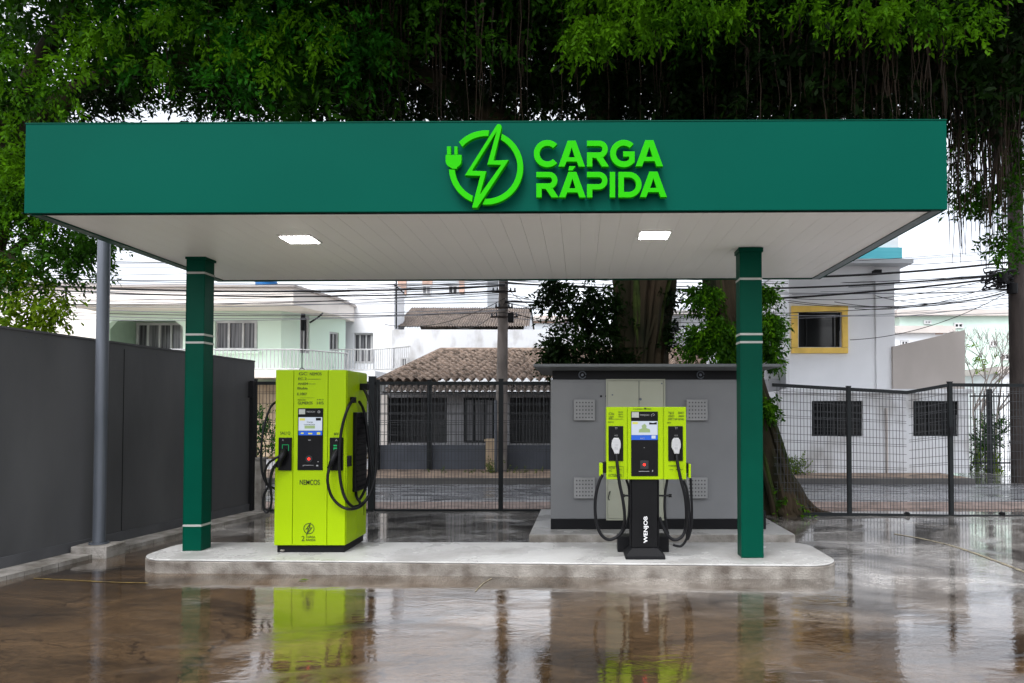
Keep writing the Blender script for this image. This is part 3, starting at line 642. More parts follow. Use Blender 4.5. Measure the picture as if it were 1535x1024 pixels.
# holsters with white plugs
for hx0, hx1, cx, cab in ((127, 214, 172.5, [(174, 352), (178, 410), (190, 520), (210, 620), (222, 720), (215, 790), (185, 840), (130, 863), (85, 835), (58, 770), (48, 690), (52, 600), (72, 520), (92, 480)]),
                          (479, 567, 527, [(529, 352), (534, 410), (552, 500), (578, 600), (587, 700), (583, 790), (560, 845), (515, 865), (475, 835), (446, 780), (428, 730)])):
    h = pb(c2, 'holster', M['black'], hx0, 192, hx1, 398, PY - .012, .0115, .005)
    shaft_text(h, rows([('TY', cx - 8, 199, cx + 8, 211), ('CCS', cx - 10, 244, cx + 9, 252)]), M['greyprint'], PY - .0145)
    o = [(cx - 14, 262), (cx + 13, 262), (cx + 23, 276), (cx + 27, 298), (cx + 26, 318), (cx + 20, 334), (cx + 17, 356), (cx - 10, 356), (cx - 17, 338), (cx - 28, 318), (cx - 28, 298), (cx - 24, 276)]
    k = flat([[(W(*a4(*q), PY - .05).x, W(*a4(*q), PY - .05).z) for q in o]], PY - .06, .045, bevel=.008).build('plug', M['white'], c2)
    shaft_text(k, rows([('mi', cx - 6, 300, cx + 8, 306), ('TU', cx - 9, 318, cx + 8, 330)]), M['greyprint'], PY - .0625)
    m = MB(); m.tube(catmull([W(*a4(q[0], q[1]), PY - .035 - .05 * math.sin(min(i / 5, 1) * 3.14)) if i < 5 else W(*a4(*q), PY + .02) for i, q in enumerate(cab)], 8), .0165, 10); m.build('cable', M['rubber'], c2)
for x_, sgn_ in ((72, -1), (600, 1)):
    pb(c2, 'side_holster', M['lime'], x_, 412 if sgn_ < 0 else 416, x_ + (21 if sgn_ < 0 else 14), 488 if sgn_ < 0 else 499, PY + .02, .12, .004)
    pb(c2, 'side_bracket', M['black'], 92 if sgn_ < 0 else 587, 405 if sgn_ < 0 else 412, 113 if sgn_ < 0 else 601, 470, PY + .03, .10, .004)
for pth in ([(612, 500), (616, 600), (620, 700), (614, 790), (602, 845), (592, 858), (588, 800)], [(568, 515), (588, 560), (602, 660), (604, 760), (590, 850), (560, 898), (530, 900), (508, 893)],
            [(232, 508), (247, 560), (250, 640), (242, 740), (215, 810), (180, 848)], [(474, 508), (462, 580), (458, 680), (470, 790), (480, 830)]):
    m = MB(); m.tube(catmull([W(*a4(*q), PY + .11) for q in pth], 8), .013, 8); m.build('cable', M['rubber'], c2)
# column, arms, foot
ft = [a4(258, 508), a4(423, 908)]
m = MB(); m.pbox(a4(262, 0)[0], a4(0, 500)[1], a4(419, 0)[0], a4(0, 912)[1], PY + .03, PY + .2); col_ = m.build('pedestal', M['black'], c2, bevel=.01)
for a, b in ((254, 261), (420, 427)): pb(col_, 'edge_strip', M['blackmat'], a, 512, b, 908, PY + .04, .14, .003)
m = ptext('WENJOB', *a4(334, 725), *a4(364, 882), PY + .027, up=True, bold=.015); m.build('brand_text', M['whiteprint'], c2, smooth=False)
m = MB(); z = ZW(a4(0, 603)[1], PY + .1); m.tube([(XW(a4(212, 0)[0], PY + .1), PY + .1, z), (XW(a4(488, 0)[0], PY + .1), PY + .1, z)], .010, 8)
for e in (210, 486): X = XW(a4(e, 0)[0], PY + .1); m.tube([(X - .012, PY + .1, z), (X + .02, PY + .1, z)], .018, 10)
m.build('cable_arm', M['black'], c2)
p0 = W(*a4(226, 965), PY - .02); p1 = W(*a4(461, 965), PY - .02)
m = MB(); zb0 = IZ; zb1 = IZ + .035; zt_ = IZ + .105
fx0, fx1, fy0, fy1 = p0.x, p1.x, PY - .05, PY + .30
m.box(fx0, fx1, fy0, fy1, zb0, zb1 - .001)
m.hexa([(fx0, fy0, zb1), (fx1, fy0, zb1), (fx1, fy1, zb1), (fx0, fy1, zb1)], [(fx0 + .07, fy0 + .07, zt_), (fx1 - .07, fy0 + .07, zt_), (fx1 - .07, fy1 - .07, zt_), (fx0 + .07, fy1 - .07, zt_)])
m.build('foot', M['blackmat'], c2, bevel=.006)
m = MB(); p0 = W(*a4(178, 830), PY + .42); p1 = W(*a4(477, 830), PY + .42); m.box(p0.x, p1.x, PY + .32, PY + .5, IZ, IZ + .17); m.build('rear_box', M['blackmat'], c2, bevel=.008)

# ================================================================ GREY EQUIPMENT CABINET
KY = 8.82
pad = thing('concrete_pad', 'raised concrete pad under the grey equipment cabinet', 'plinth', (1, 9.3, 0))
PZ = .125
px0, px1 = XW(793, 8.45), XW(1191, 8.45)
m = MB(); m.prism([(px0, 8.45), (px1, 8.45), (px1 - .02, 10.6), (px0 + .02, 10.6)], -.05, PZ); m.build('slab', M['rough_conc'], pad, bevel=.012)
m = MB(); m.prism([(px0 + .012, 8.462), (px1 - .012, 8.462), (px1 - .032, 10.588), (px0 + .032, 10.588)], PZ + .001, PZ + .005); m.build('pad_screed', M['island'], pad)
kb = thing('equipment_cabinet', 'grey equipment cabinet with beige doors and flat overhanging roof behind the pedestal charger', 'cabinet', (1, KY + .6, PZ))
kx0, kx1 = XW(825.5, KY), XW(1147, KY); PZ2 = PZ + .006
zbase = ZW(778, KY); zband = ZW(569, KY); zroof = ZW(555.5, KY)
m = MB(); m.box(kx0 + .002, kx1 + .0, KY - .01, KY + 1.3, PZ2, zbase - .001); m.build('base', M['blackmat'], kb, bevel=.004)
m = MB(); m.box(kx0, kx1 - .1, KY, KY + 1.3, zbase, zband); m.build('body', M['kiosk'], kb, bevel=.006)
m = MB(); m.box(kx0 + .02, kx1 - .12, KY + .012, KY + 1.28, zband + .001, zroof - .001); bd = m.build('head_band', M['blackmat'], kb)
for px in (873, 1050):
    p = W(px, 562, KY); m = MB(); m.tube([(p.x + .045 * math.cos(k / 8 * math.pi), KY - .004, p.z + .045 * math.sin(k / 8 * math.pi)) for k in range(16)], .007, 6, caps=False); m.tube([(p.x, KY + .011, p.z), (p.x, KY - .012, p.z)], .018, 10); m.build('lifting_ring', M['galv'], bd)
rx0, rx1 = XW(799.5, 8.5), XW(1172, 8.5)
m = MB(); zr0, zr1 = ZW(553.5, 8.5), ZW(545.5, 8.5)
ry0, ry1 = 8.5, KY + 1.55
m.box(rx0, rx1, ry0, ry1, zr0 + .03, zr1)
m.hexa([(kx0 + .0, KY - .03, zroof), (kx1 - .08, KY - .03, zroof), (kx1 - .08, KY + 1.33, zroof), (kx0, KY + 1.33, zroof)], [(rx0 + .005, ry0 + .005, zr0 + .028), (rx1 - .005, ry0 + .005, zr0 + .028), (rx1 - .005, ry1 - .005, zr0 + .028), (rx0 + .005, ry1 - .005, zr0 + .028)])
m.build('roof', M['kioskroof'], kb, bevel=.004)
m = MB(); m.box(XW(910, KY), XW(952.5, KY) - .003, KY - .03, KY - .001, ZW(779, KY) + .01, ZW(569.5, KY)); 
dA = (XW(911, KY), XW(957.2, KY), XW(958.2, KY), XW(994.5, KY)); zd0, zd1 = ZW(777, KY), ZW(571, KY)
m = MB(); m.box(dA[0], dA[1], KY - .022, KY - .001, zd0, zd1); d1 = m.build('door', M['kioskdoor'], kb, bevel=.003)
m = MB(); m.box(dA[2], dA[3], KY - .022, KY - .001, zd0, zd1); d2 = m.build('door', M['kioskdoor'], kb, bevel=.003)
m = MB(); e = .022
for q in ((dA[0] - e, dA[0] - .003, zd0 - e, zd1 + e), (dA[3] + .003, dA[3] + e, zd0 - e, zd1 + e), (dA[0] - .002, dA[3] + .002, zd1 + .003, zd1 + e), (dA[0] - .002, dA[3] + .002, zd0 - e, zd0 - .003)): m.box(q[0], q[1], KY - .03, KY - .001, q[2], q[3])
m.build('door_frame', M['kioskdoor'], kb, bevel=.002)
for dd, px, py in ((d2, 960, 598.5), (d1, 918, 592), (d2, 992, 575)):
    p = W(px, py, KY - .022); m = MB(); m.tube([(p.x, KY - .0225, p.z), (p.x, KY - .034, p.z)], .017 if px == 960 else .01, 12); m.build('lock', M['galv'], dd)
m = MB(); p = W(913, 742, KY); m.tube(catmull([(p.x, KY - .024, p.z - .06), (p.x - .012, KY - .05, p.z - .03), (p.x, KY - .055, p.z + .02), (p.x + .012, KY - .024, p.z + .05)], 5), .006, 6); m.build('handle', M['blackmat'], d1)
m = MB()
for px, py in ((901, 594), (909.0, 594)): p = W(px, py, KY); m.tube([(p.x, KY - .001, p.z), (p.x, KY - .012, p.z)], .014, 10)
m.build('cable_gland', M['blackmat'], kb)
for (a, b) in ((860, 599), (1029, 599), (860, 716), (1029, 716)):
    m = MB(); m.pbox(a, b, a + 32, b + 31.5, KY - .06, KY - .001); v_ = m.build('vent_cover', M['vent'], kb, bevel=.008)
    m = MB()
    for i in range(6):
        for j in range(5):
            p = W(a + 4.5 + i * 4.6, b + 4.5 + j * 5.6, KY - .06); m.tube([(p.x, KY - .0605, p.z), (p.x, KY - .0625, p.z)], .0115, 6)
    m.build('vent_hole', M['ventdot'], v_, smooth=False)
m = MB(); m.box(kx1 - .099, kx1 + .0, KY + .0, KY + .14, PZ2 + .12, zbase + .1); m.build('side_box', M['blackmat'], kb)

p = G(455, 870, .006); fl = thing('fallen_leaf', 'single small yellow leaf lying on the wet ground in front of the tall charger', 'leaf', (p.x, p.y, .006))
m = MB(); m.add([(p.x - .05, p.y, .009), (p.x - .01, p.y - .022, .014), (p.x + .055, p.y + .004, .010), (p.x + .0, p.y + .02, .017)], [(0, 1, 2, 3)]); m.build('blade', M['leaf_yel'], fl)

# ================================================================ FENCES (welded mesh on steel frame)
def mesh_panel(parent, x0, x1, y, zb0, zb1, zt0, zt1, vs=.055, hs_=.16, w=.0032):
    m = MB(); n = max(2, int((x1 - x0) / vs))
    for i in range(1, n):
        f = i / n; x = x0 + (x1 - x0) * f; m.box(x - w, x + w, y, y + .005, zb0 + (zb1 - zb0) * f, zt0 + (zt1 - zt0) * f)
    k = int((zt0 - zb0) / hs_)
    for j in range(1, k + 1):
        f = j / (k + 1)
        for dz in ((0, .03) if j % 3 == 0 else (0,)):
            a = zb0 + (zt0 - zb0) * f + dz; b = zb1 + (zt1 - zb1) * f + dz
            m.hexa([(x0, y - .006, a), (x1, y - .006, b), (x1, y - .001, b), (x0, y - .001, a)], [(x0, y - .006, a + 2 * w), (x1, y - .006, b + 2 * w), (x1, y - .001, b + 2 * w), (x0, y - .001, a + 2 * w)])
    return m.build('mesh_panel', M['wire'], parent)
def rail(parent, x0, x1, y, z0, z1, h=.025, name='rail'):
    m = MB(); m.hexa([(x0, y - .02, z0 - h), (x1, y - .02, z1 - h), (x1, y + .02, z1 - h), (x0, y + .02, z0 - h)], [(x0, y - .02, z0 + h), (x1, y - .02, z1 + h), (x1, y + .02, z1 + h), (x0, y + .02, z0 + h)])
    return m.build(name, M['fence'], parent)
def post(parent, x, y, z1, w=.035, z0=0):
    m = MB(); m.box(x - w, x + w, y - w, y + w, z0, z1); m.box(x - w - .004, x + w + .004, y - w - .004, y + w + .004, z1 + .001, z1 + .012); return m.build('post', M['fence'], parent)
fa = thing('mesh_fence', 'dark welded mesh fence with steel posts between the tall charger and the grey cabinet', 'fence', (-2, FY, 0))
zt = ZW(574.5, FY); zb_ = ZW(765, FY)
xs = [XW(381, FY), XW(558, FY), XW(751, FY), XW(868, FY)]
for i in range(3):
    mesh_panel(fa, xs[i] + .03, xs[i + 1] - .03, FY, zb_ + .02, zb_ + .02, zt - .02, zt - .02)
    rail(fa, xs[i] + .036, xs[i + 1] - .036, FY, zt, zt, .027); rail(fa, xs[i] + .036, xs[i + 1] - .036, FY, zb_, zb_, .018)
for i, x in enumerate(xs): post(fa, x, FY, zt + (.06 if i != 1 else .1), .036 if i != 1 else .05)
FG = 10.75
fb = thing('sliding_gate', 'dark mesh sliding gate with slightly sagging top rail at the right of the yard', 'gate', (5, FG, 0))
tops = [(1158, 577), (1272, 583.5), (1360, 588.5), (1424, 577), (1560, 578)]; bots = [(1158, 772), (1272, 774), (1424, 776.5), (1560, 777)]
def ip(px, arr):
    for (a, ya), (b, yb) in zip(arr, arr[1:]):
        if a <= px <= b: return ya + (yb - ya) * (px - a) / (b - a)
for i in range(4):
    a, b = tops[i][0], tops[i + 1][0]; xa, xb = XW(a, FG), XW(b, FG)
    mesh_panel(fb, xa + .02, xb - .02, FG, ZW(ip(a, bots), FG), ZW(ip(b, bots), FG), ZW(tops[i][1], FG), ZW(tops[i + 1][1], FG), vs=.05, hs_=.13)
    rail(fb, xa, xb, FG + .0, ZW(tops[i][1], FG), ZW(tops[i + 1][1], FG), .026)
    rail(fb, xa, xb, FG, ZW(ip(a, bots), FG) + .02, ZW(ip(b, bots), FG) + .02, .03)
for px in (1272, 1424): post(fb, XW(px, FG), FG - .001, ZW(ip(px, tops), FG) + .04, .03, .02)
for px in (1358, 1500):
    m = MB(); X = XW(px, FG); m.tube([(X, FG - .03, .035), (X, FG + .03, .035)], .034, 14); m.build('wheel', M['black'], fb)
m = MB(); m.box(XW(1150, FG), XW(1640, FG), FG - .015, FG + .015, .004, .012); tag(m.build('gate_track', M['fence']), 'thin steel track on the ground below the sliding gate', 'track')
m = MB(); m.pbox(1424, 640, 1429, 652, FG - .06, FG - .04); m.build('lock_box', M['blackmat'], fb)

# ================================================================ roofs
def tiles(parent, name, mt, A, B, C, D, cols, rws, amp=.06, step=.03, clip=None):
    """barrel tiles over the quad A,B (eave left,right) D,C (ridge left,right)"""
    A, B, C, D = map(Vector, (A, B, C, D)); n = ((B - A).cross(D - A)).normalized(); m = MB(); v = []; f = []; sub = 8
    if n.z < 0: n = -n
    W_ = cols * sub; rr = []
    rnd = random.Random(3)
    for r_ in range(rws): rr += [(r_ / rws, 1.0), ((r_ + .97) / rws, 0.0)]
    jit = [[rnd.uniform(-.008, .008) for _ in range(cols + 1)] for _ in range(rws)]
    idx = {}
    for j, (t, e) in enumerate(rr):
        for i in range(W_ + 1):
            s = i / W_; p = (A + (B - A) * s) * (1 - t) + (D + (C - D) * s) * t
            h = amp * abs(math.sin(math.pi * i / sub)) + step * e + jit[j // 2][min(i // sub, cols)]
            v.append(p + n * h); 
    for j in range(len(rr) - 1):
        for i in range(W_): a = j * (W_ + 1) + i; f.append((a, a + 1, a + W_ + 2, a + W_ + 1))
    m.add(v, f); return m.build(name, mt, parent, smooth=False)
def window(parent, a, b, c, d, Y, fr=M['framew'], pn=M['glass'], bars=1, fw=.05, hb=0):
    p = W(a, b, Y); q = W(c, d, Y); x0, x1, z1, z0 = p.x, q.x, p.z, q.z
    m = MB(); m.box(x0, x1, Y - .03, Y + .05, z1 - fw, z1); m.box(x0, x1, Y - .03, Y + .05, z0, z0 + fw)
    m.box(x0, x0 + fw, Y - .03, Y + .05, z0 + fw, z1 - fw); m.box(x1 - fw, x1, Y - .03, Y + .05, z0 + fw, z1 - fw)
    for k in range(bars):
        x = x0 + (x1 - x0) * (k + 1) / (bars + 1); m.box(x - fw * .4, x + fw * .4, Y - .025, Y + .05, z0 + fw, z1 - fw)
    w_ = m.build('window', fr, parent)
    m = MB(); m.box(x0 + fw, x1 - fw, Y + .02, Y + .03, z0 + fw, z1 - fw); m.build('pane', pn, w_)
    if hb:
        m = MB()
        for k in range(hb): z = z0 + fw + (z1 - z0 - 2 * fw) * (k + .5) / hb; m.box(x0 + fw, x1 - fw, Y - .02, Y - .012, z - .006, z + .006)
        n = int((x1 - x0) / .12)
        for k in range(1, n): x = x0 + (x1 - x0) * k / n; m.box(x - .005, x + .005, Y - .035, Y - .024, z0 + fw, z1 - fw)
        m.build('grille', M['wire'], w_)
    return w_
def holes(*rects, Y): return [[(W(a, b, Y).x, W(a, b, Y).z), (W(c, b, Y).x, W(a, b, Y).z), (W(c, d, Y).x, W(a, d, Y).z), (W(a, d, Y).x, W(a, d, Y).z)] for a, b, c, d in rects]
def rectp(x0, x1, z0, z1): return [(x0, z0), (x1, z0), (x1, z1), (x0, z1)]

# ---- tiled bungalow with dark openings
HY = 19.0
hb = thing('tiled_bungalow', 'low house with brown clay tile hip roof and dark barred openings behind the mesh fence', 'house', (-1, HY, .13))
ex0, ex1 = XW(566, 18.4), XW(1075, 18.4); ze = ZW(574, 18.4); zr = ZW(528, 22.2)
rl = XW(660, 22.2); rr_ = ex1 + .2
tiles(hb, 'roof', M['tile'], (ex0, 18.4, ze), (ex1, 18.4, ze), (rr_, 22.2, zr), (rl, 22.2, zr), 40, 15, amp=.11)
tiles(hb, 'roof', M['tile'], (ex0, 26, ze), (ex0, 18.41, ze), (rl, 22.2, zr), (rl, 22.21, zr), 30, 14, amp=.11)
m = MB(); m.tube([(ex0, 18.4, ze + .05), (rl, 22.2, zr + .06)], .09, 8); m.tube([(rl, 22.2, zr + .06), (rr_, 22.2, zr + .06)], .09, 8); m.build('ridge_tiles', M['tile'], hb)
# lower awning strip of tiles
ze2, ze3 = ZW(591, 17.95), ZW(577, 18.6)
tiles(hb, 'porch_roof', M['tile_old'], (XW(572, 17.95), 17.95, ze2), (ex1, 17.95, ze2), (ex1, 18.7, ze3), (XW(572, 17.95), 18.7, ze3), 52, 3, amp=.08)
wz = ze2 + .05
op = [(581, 596, 670, 664), (695, 596, 741, 664), (764, 596, 830, 665)]
flat([rectp(XW(570, HY), XW(1075, HY), .1, wz)] + holes(*op, Y=HY), HY, .15).build('wall', M['greywall'], hb)
m = MB(); m.box(XW(570, HY) + .01, XW(1075, HY) - .01, HY + 1.2, HY + 6, .1, wz - .01); m.box(XW(570, HY), XW(570, HY) + .15, HY + .152, HY + 1.19, .1, wz); m.build('inner_wall', M['wallgrey'], hb)
m = MB(); m.box(XW(570, HY), XW(1075, HY), HY + .16, HY + 1.19, wz + .001, wz + .05); m.build('porch_ceiling', M['poledark'], hb)
for q in op[:1] + op[2:]:
    p = W(q[0], q[1], HY); r_ = W(q[2], q[3], HY); m = MB(); n = int((r_.x - p.x) / .13)
    for k in range(1, n): x = p.x + (r_.x - p.x) * k / n; m.box(x - .008, x + .008, HY + .05, HY + .06, r_.z, p.z)
    for k in range(1, 6): z = r_.z + (p.z - r_.z) * k / 6; m.box(p.x, r_.x, HY + .035, HY + .048, z - .008, z + .008)
    m.build('grille', M['wire'], hb)
window(hb, 696, 597, 741, 663, HY + .05, fr=M['fence'], pn=M['glassgrey'], bars=2)
m = MB(); m.pbox(571, 592, 580, 667, HY - .12, HY - .002); m.build('corner_column', M['cream'], hb)
# street wall of the bungalow with pillar and posts
lw = thing('street_wall', 'low slate grey wall in front of the tiled bungalow', 'wall', (-2, 17.7, .13))
for a, c in ((565, 727), (757, 836)):
    m = MB(); m.pbox(a, 667.5, c, 711, 17.7, 17.85); m.build('panel', M['darkwall'], lw, bevel=.01)
for px in (565, 643.5, 836):
    m = MB(); X = XW(px, 17.6); m.box(X - .055, X + .055, 17.58, 17.68, .125, ZW(569, 17.6)); m.build('post', M['fence'], lw)
m = MB(); m.box(XW(565, 17.6) + .056, XW(836, 17.6) - .056, 17.6, 17.66, ZW(576, 17.6), ZW(573, 17.6)); m.build('top_rail', M['fence'], lw)
mesh_panel(lw, XW(565, 17.6) + .06, XW(836, 17.6) - .06, 17.62, ZW(667, 17.6), ZW(667, 17.6), ZW(577, 17.6), ZW(577, 17.6), vs=.14, hs_=.3, w=.006)
pt = thing('gate_pillar', 'square tan rendered pillar beside the utility pole', 'pillar', (XW(737, 17.5), 17.5, .13))
m = MB(); m.pbox(727.5, 662, 747, 712, 17.3, 17.65); m.build('shaft', M['tan'], pt, bevel=.012)
m = MB(); m.pbox(726, 658.5, 748.5, 661.8, 17.28, 17.68); m.build('cap', M['tan'], pt, bevel=.008)
m = MB(); m.pbox(748.5, 666, 758, 712, 17.45, 17.65); m.build('side_pier', M['beige'], pt, bevel=.01)

# ---- white wall and old gabled house behind
wb = thing('white_house', 'white walled house with old brown tiled gable roof rising behind the bungalow', 'house', (0, 26, 0))
YA = 26
m = MB(); m.box(XW(586, YA), XW(1000, YA), YA, YA + .25, 0, ZW(494, YA)); m.build('wall', M['white_dirty'], wb)
gx0, gx1 = XW(594, 28), XW(790, 28); ze_, zr_ = ZW(494, 28), ZW(463, 31.5)
tiles(wb, 'roof', M['tile_old'], (gx0, 27.6, ze_), (XW(793, 27.6), 27.6, ze_), (XW(797, 31.5), 31.5, zr_), (XW(616, 31.5), 31.5, zr_), 52, 10, amp=.08)
m = MB(); X = XW(797, 31.5); m.add([(XW(783, 27.7), 27.75, ze_ - .1), (XW(800, 34), 35.2, ze_ - .1), (X - .05, 31.5, zr_ - .12)], [(0, 1, 2)]); m.box(gx0 + .4, XW(783, 27.7), 27.8, 35, 2, ze_ - .1); m.build('gable_wall', M['white_wall'], wb)
tiles(wb, 'roof', M['tile_old'], (XW(797, 31.5), 35.5, ze_ - .2), (XW(616, 31.5), 35.5, ze_ - .2), (XW(616, 31.5), 31.52, zr_), (XW(797, 31.5), 31.52, zr_), 52, 4, amp=.08)
window(wb, 640, 540, 670, 552, YA - .06, bars=2)
for k, (a, b, c, d) in enumerate(((600, 536, 612, 552),)): window(wb, a, b, c, d, YA - .06, pn=M['glassgrey'], bars=0)

# ---- mint two storey house
MY = 24.0
mh = thing('mint_house', 'pale mint green two storey house with flat overhanging roof, veranda and curtained windows', 'house', (-13, MY, 0))
wx0, wx1 = XW(145, MY), XW(420, MY); zfl = ZW(556, MY); ztp = ZW(456, MY)
ver = [(W(*q, MY).x, W(*q, MY).z) for q in ((158, 553), (158, 492), (170, 479), (260, 479), (274, 490), (274, 553))]
flat([rectp(wx0, wx1, .1, ztp), ver] + holes((322, 480, 386, 526), Y=MY), MY, .25).build('wall', M['mint'], mh)
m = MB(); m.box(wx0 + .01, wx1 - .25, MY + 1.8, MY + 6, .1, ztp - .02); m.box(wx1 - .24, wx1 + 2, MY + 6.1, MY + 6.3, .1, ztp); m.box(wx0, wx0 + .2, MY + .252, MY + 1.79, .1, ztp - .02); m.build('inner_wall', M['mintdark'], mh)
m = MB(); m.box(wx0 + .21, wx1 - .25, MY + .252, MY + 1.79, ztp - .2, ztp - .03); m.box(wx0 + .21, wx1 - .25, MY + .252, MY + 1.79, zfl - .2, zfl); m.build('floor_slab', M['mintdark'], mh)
window(mh, 205, 484, 274, 545, MY + 1.74, pn=M['glassgrey'], bars=3, fw=.09); window(mh, 160, 490, 168, 515, MY + 1.74, pn=M['glassgrey'], bars=0)
window(mh, 322.5, 480.5, 385.5, 525.5, MY + .1, pn=M['glassgrey'], bars=2, fw=.09)
m = MB(); m.pbox(319, 526.5, 389, 530, MY - .12, MY - .001); m.build('sill', M['mint'], mh)
# angled wing right of the corner
WA, WB = Vector((wx1 + .001, MY, 0)), Vector((XW(517, 26.4), 26.4, 0)); WD = (WB - WA).normalized(); WN = Vector((WD.y, -WD.x, 0))
def onw(px, py):
    u, dy, dz = ray(px, py); s_ = (u * WA.y - dy * WA.x) / (dy * WD.x - u * WD.y); P = WA + WD * s_; t = P.y / dy; return (s_, CAMZ + t * dz)
def wingflat(polys, off, dep):
    m = flat(polys, off, dep); m.v = [tuple(Vector((WA.x, WA.y, 0)) + WD * x - WN * y + Vector((0, 0, z))) for x, y, z in m.v]; return m
WLEN = (WB - WA).length
def wrect(a, b, c, d): p = onw(a, b); q = onw(c, d); return [(p[0], q[1]), (q[0], q[1]), (q[0], p[1]), (p[0], p[1])]
wwin = ((450, 472, 464, 530), (494, 497, 508, 527))
wingflat([rectp(0, WLEN, .1, ztp)] + [wrect(*q) for q in wwin], 0, .22).build('wall', M['mint'], mh)
for q in wwin:
    o_r = wrect(*q); (a0, b0), (a1, _), (_, b1) = o_r[0], o_r[1], o_r[2]; f_ = .07; md = (a0 + a1) / 2
    fr_ = wingflat([o_r, rectp(a0 + f_, md - .02, b0 + f_, b1 - f_), rectp(md + .02, a1 - f_, b0 + f_, b1 - f_)], .06, .05).build('window', M['framew'], mh)
    wingflat([rectp(a0 + .01, a1 - .01, b0 + .01, b1 - .01)], .115, .01).build('pane', M['glassgrey'], fr_)
# roof slab
yf = 22.6; zt1, zt0 = ZW(431, yf), ZW(457, yf)
m = MB(); ra, rb2 = XW(92, yf), XW(438, yf); rx = XW(517, 26.0)
m.prism([(ra, yf), (rb2, yf), (rx, 25.2), (rx, 32), (ra, 32)], zt0, zt1)
m.build('roof', M['cream'], mh)
m = MB(); m.prism([(ra - .05, yf - .08), (rb2 + .06, yf - .08), (rx + .08, 25.15), (rx + .08, 32), (ra - .05, 32)], zt1 + .002, zt1 + .08)
m.build('roof_edge', M['beige'], mh)
def balustrade(parent, pts, z0, h, sp=.13, mt=M['framew'], r=.012):
    m = MB(); P = [Vector((x, y, 0)) for x, y in pts]
    for a, b in zip(P, P[1:]):
        n = max(1, int((b - a).length / sp))
        for k in range(n + 1): q = a + (b - a) * k / n; m.box(q.x - r, q.x + r, q.y - r, q.y + r, z0 + .05, z0 + h)
        for z in (z0 + .04, z0 + h): m.tube([(a.x, a.y, z), (b.x, b.y, z)], .024, 6)
    return m.build('balustrade', mt, parent, smooth=False)
zr1 = ZW(524, 22.8); 
balustrade(mh, [(XW(215, 22.8), 22.8), (XW(452, 22.8), 22.8), (XW(520, 24.4), 24.4)], zfl - .05, zr1 - zfl + .05)
m = MB(); m.hexa([(XW(145, 22.7), 22.7, zfl - .3), (XW(455, 22.7), 22.7, zfl - .3), (XW(520, 24.5), 26, zfl - .3), (XW(145, 22.7), 23.98, zfl - .3)], [(XW(145, 22.7), 22.7, zfl - .06), (XW(455, 22.7), 22.7, zfl - .06), (XW(520, 24.5), 26, zfl - .06), (XW(145, 22.7), 23.98, zfl - .06)]); m.build('balcony_slab', M['cream'], mh)
m = MB(); p = W(457, 474, 24.2); m.tube([(p.x - .1, 24.3, p.z - .5), (p.x - .1, 24.3, p.z + .1)], .08, 8); m.tube(catmull([(p.x + .1, 24.4, p.z - .2), (p.x + .4, 24.3, p.z - .05), (p.x + .6, 24.3, p.z + .12)], 5), .03, 6); m.build('wall_bracket', M['fence'], mh)
m = MB(); m.pbox(384, 576, 470, 700, 23.6, 23.9); m.build('ground_floor_wall', M['tan'], mh)
# white annex with balcony
ax_ = thing('white_annex', 'bright white two storey annex with a balcony door right of the mint house', 'house', (-8.5, 27, 0))
YX = 27.0; zwt = ZW(424, YX)
flat([rectp(XW(517, YX), XW(590, YX), .1, zwt)] + holes((530, 499, 559, 545), Y=YX), YX, .3).build('wall', M['white_wall'], ax_)
m = MB(); m.box(XW(517, YX) + .01, XW(590, YX) - .01, YX + .5, YX + 1.6, .1, zwt - .01); m.box(XW(588, YX), XW(590, YX), YX + .301, YX + .49, .1, zwt); m.build('body', M['white_wall'], ax_)
window(ax_, 530.5, 499.5, 558.5, 544.5, YX + .15, pn=M['glassgrey'], bars=2, fw=.07)
za = ZW(556, 25.6); balustrade(ax_, [(XW(497, 25.6), 25.6), (XW(560, 25.6), 25.6), (XW(590, 24.9), 24.9), (XW(615, 24.2), 24.2)], za, ZW(524, 25.6) - za, sp=.12)
m = MB(); m.hexa([(XW(495, 25.5), 25.5, za - .45), (XW(562, 25.5), 25.5, za - .45), (XW(562, 25.5), 26.98, za - .45), (XW(495, 25.5), 26.98, za - .45)], [(XW(495, 25.5), 25.5, za), (XW(562, 25.5), 25.5, za), (XW(562, 25.5), 26.98, za), (XW(495, 25.5), 26.98, za)]); m.build('balcony_slab', M['white_wall'], ax_)
# cream house far left
ch = thing('cream_house', 'plain cream house wall left of the mint house, partly behind the leaves', 'house', (-19, 25, 0))
m = MB(); m.box(XW(-120, 25), XW(150, 25), 25, 32, .1, ZW(428, 25)); m.build('wall', M['cream'], ch)
m = MB(); m.box(XW(-120, 25) - .2, XW(150, 25) - .3, 24.8, 32.2, ZW(428, 25) + .001, ZW(424, 25)); m.build('roof', M['beige'], ch)
window(ch, 20, 500, 60, 540, 24.96, pn=M['glassgrey'], bars=1)
# blue water tank
t = thing('water_tank', 'blue plastic water tank on the roof of the mint house', 'tank', (XW(397, 23.6), 23.6, ZW(431, 22.6)))
m = MB(); X = XW(397, 23.6); z0 = zt1 + .085; m.tube([(X, 23.6, z0), (X, 23.6, z0 + .25)], .36, 24, .34); m.build('tank_body', M['blue'], t)
m = MB(); m.tube([(X, 23.6, z0 + .251), (X, 23.6, z0 + .32)], .37, 24, .34); m.build('lid', M['blue'], t)

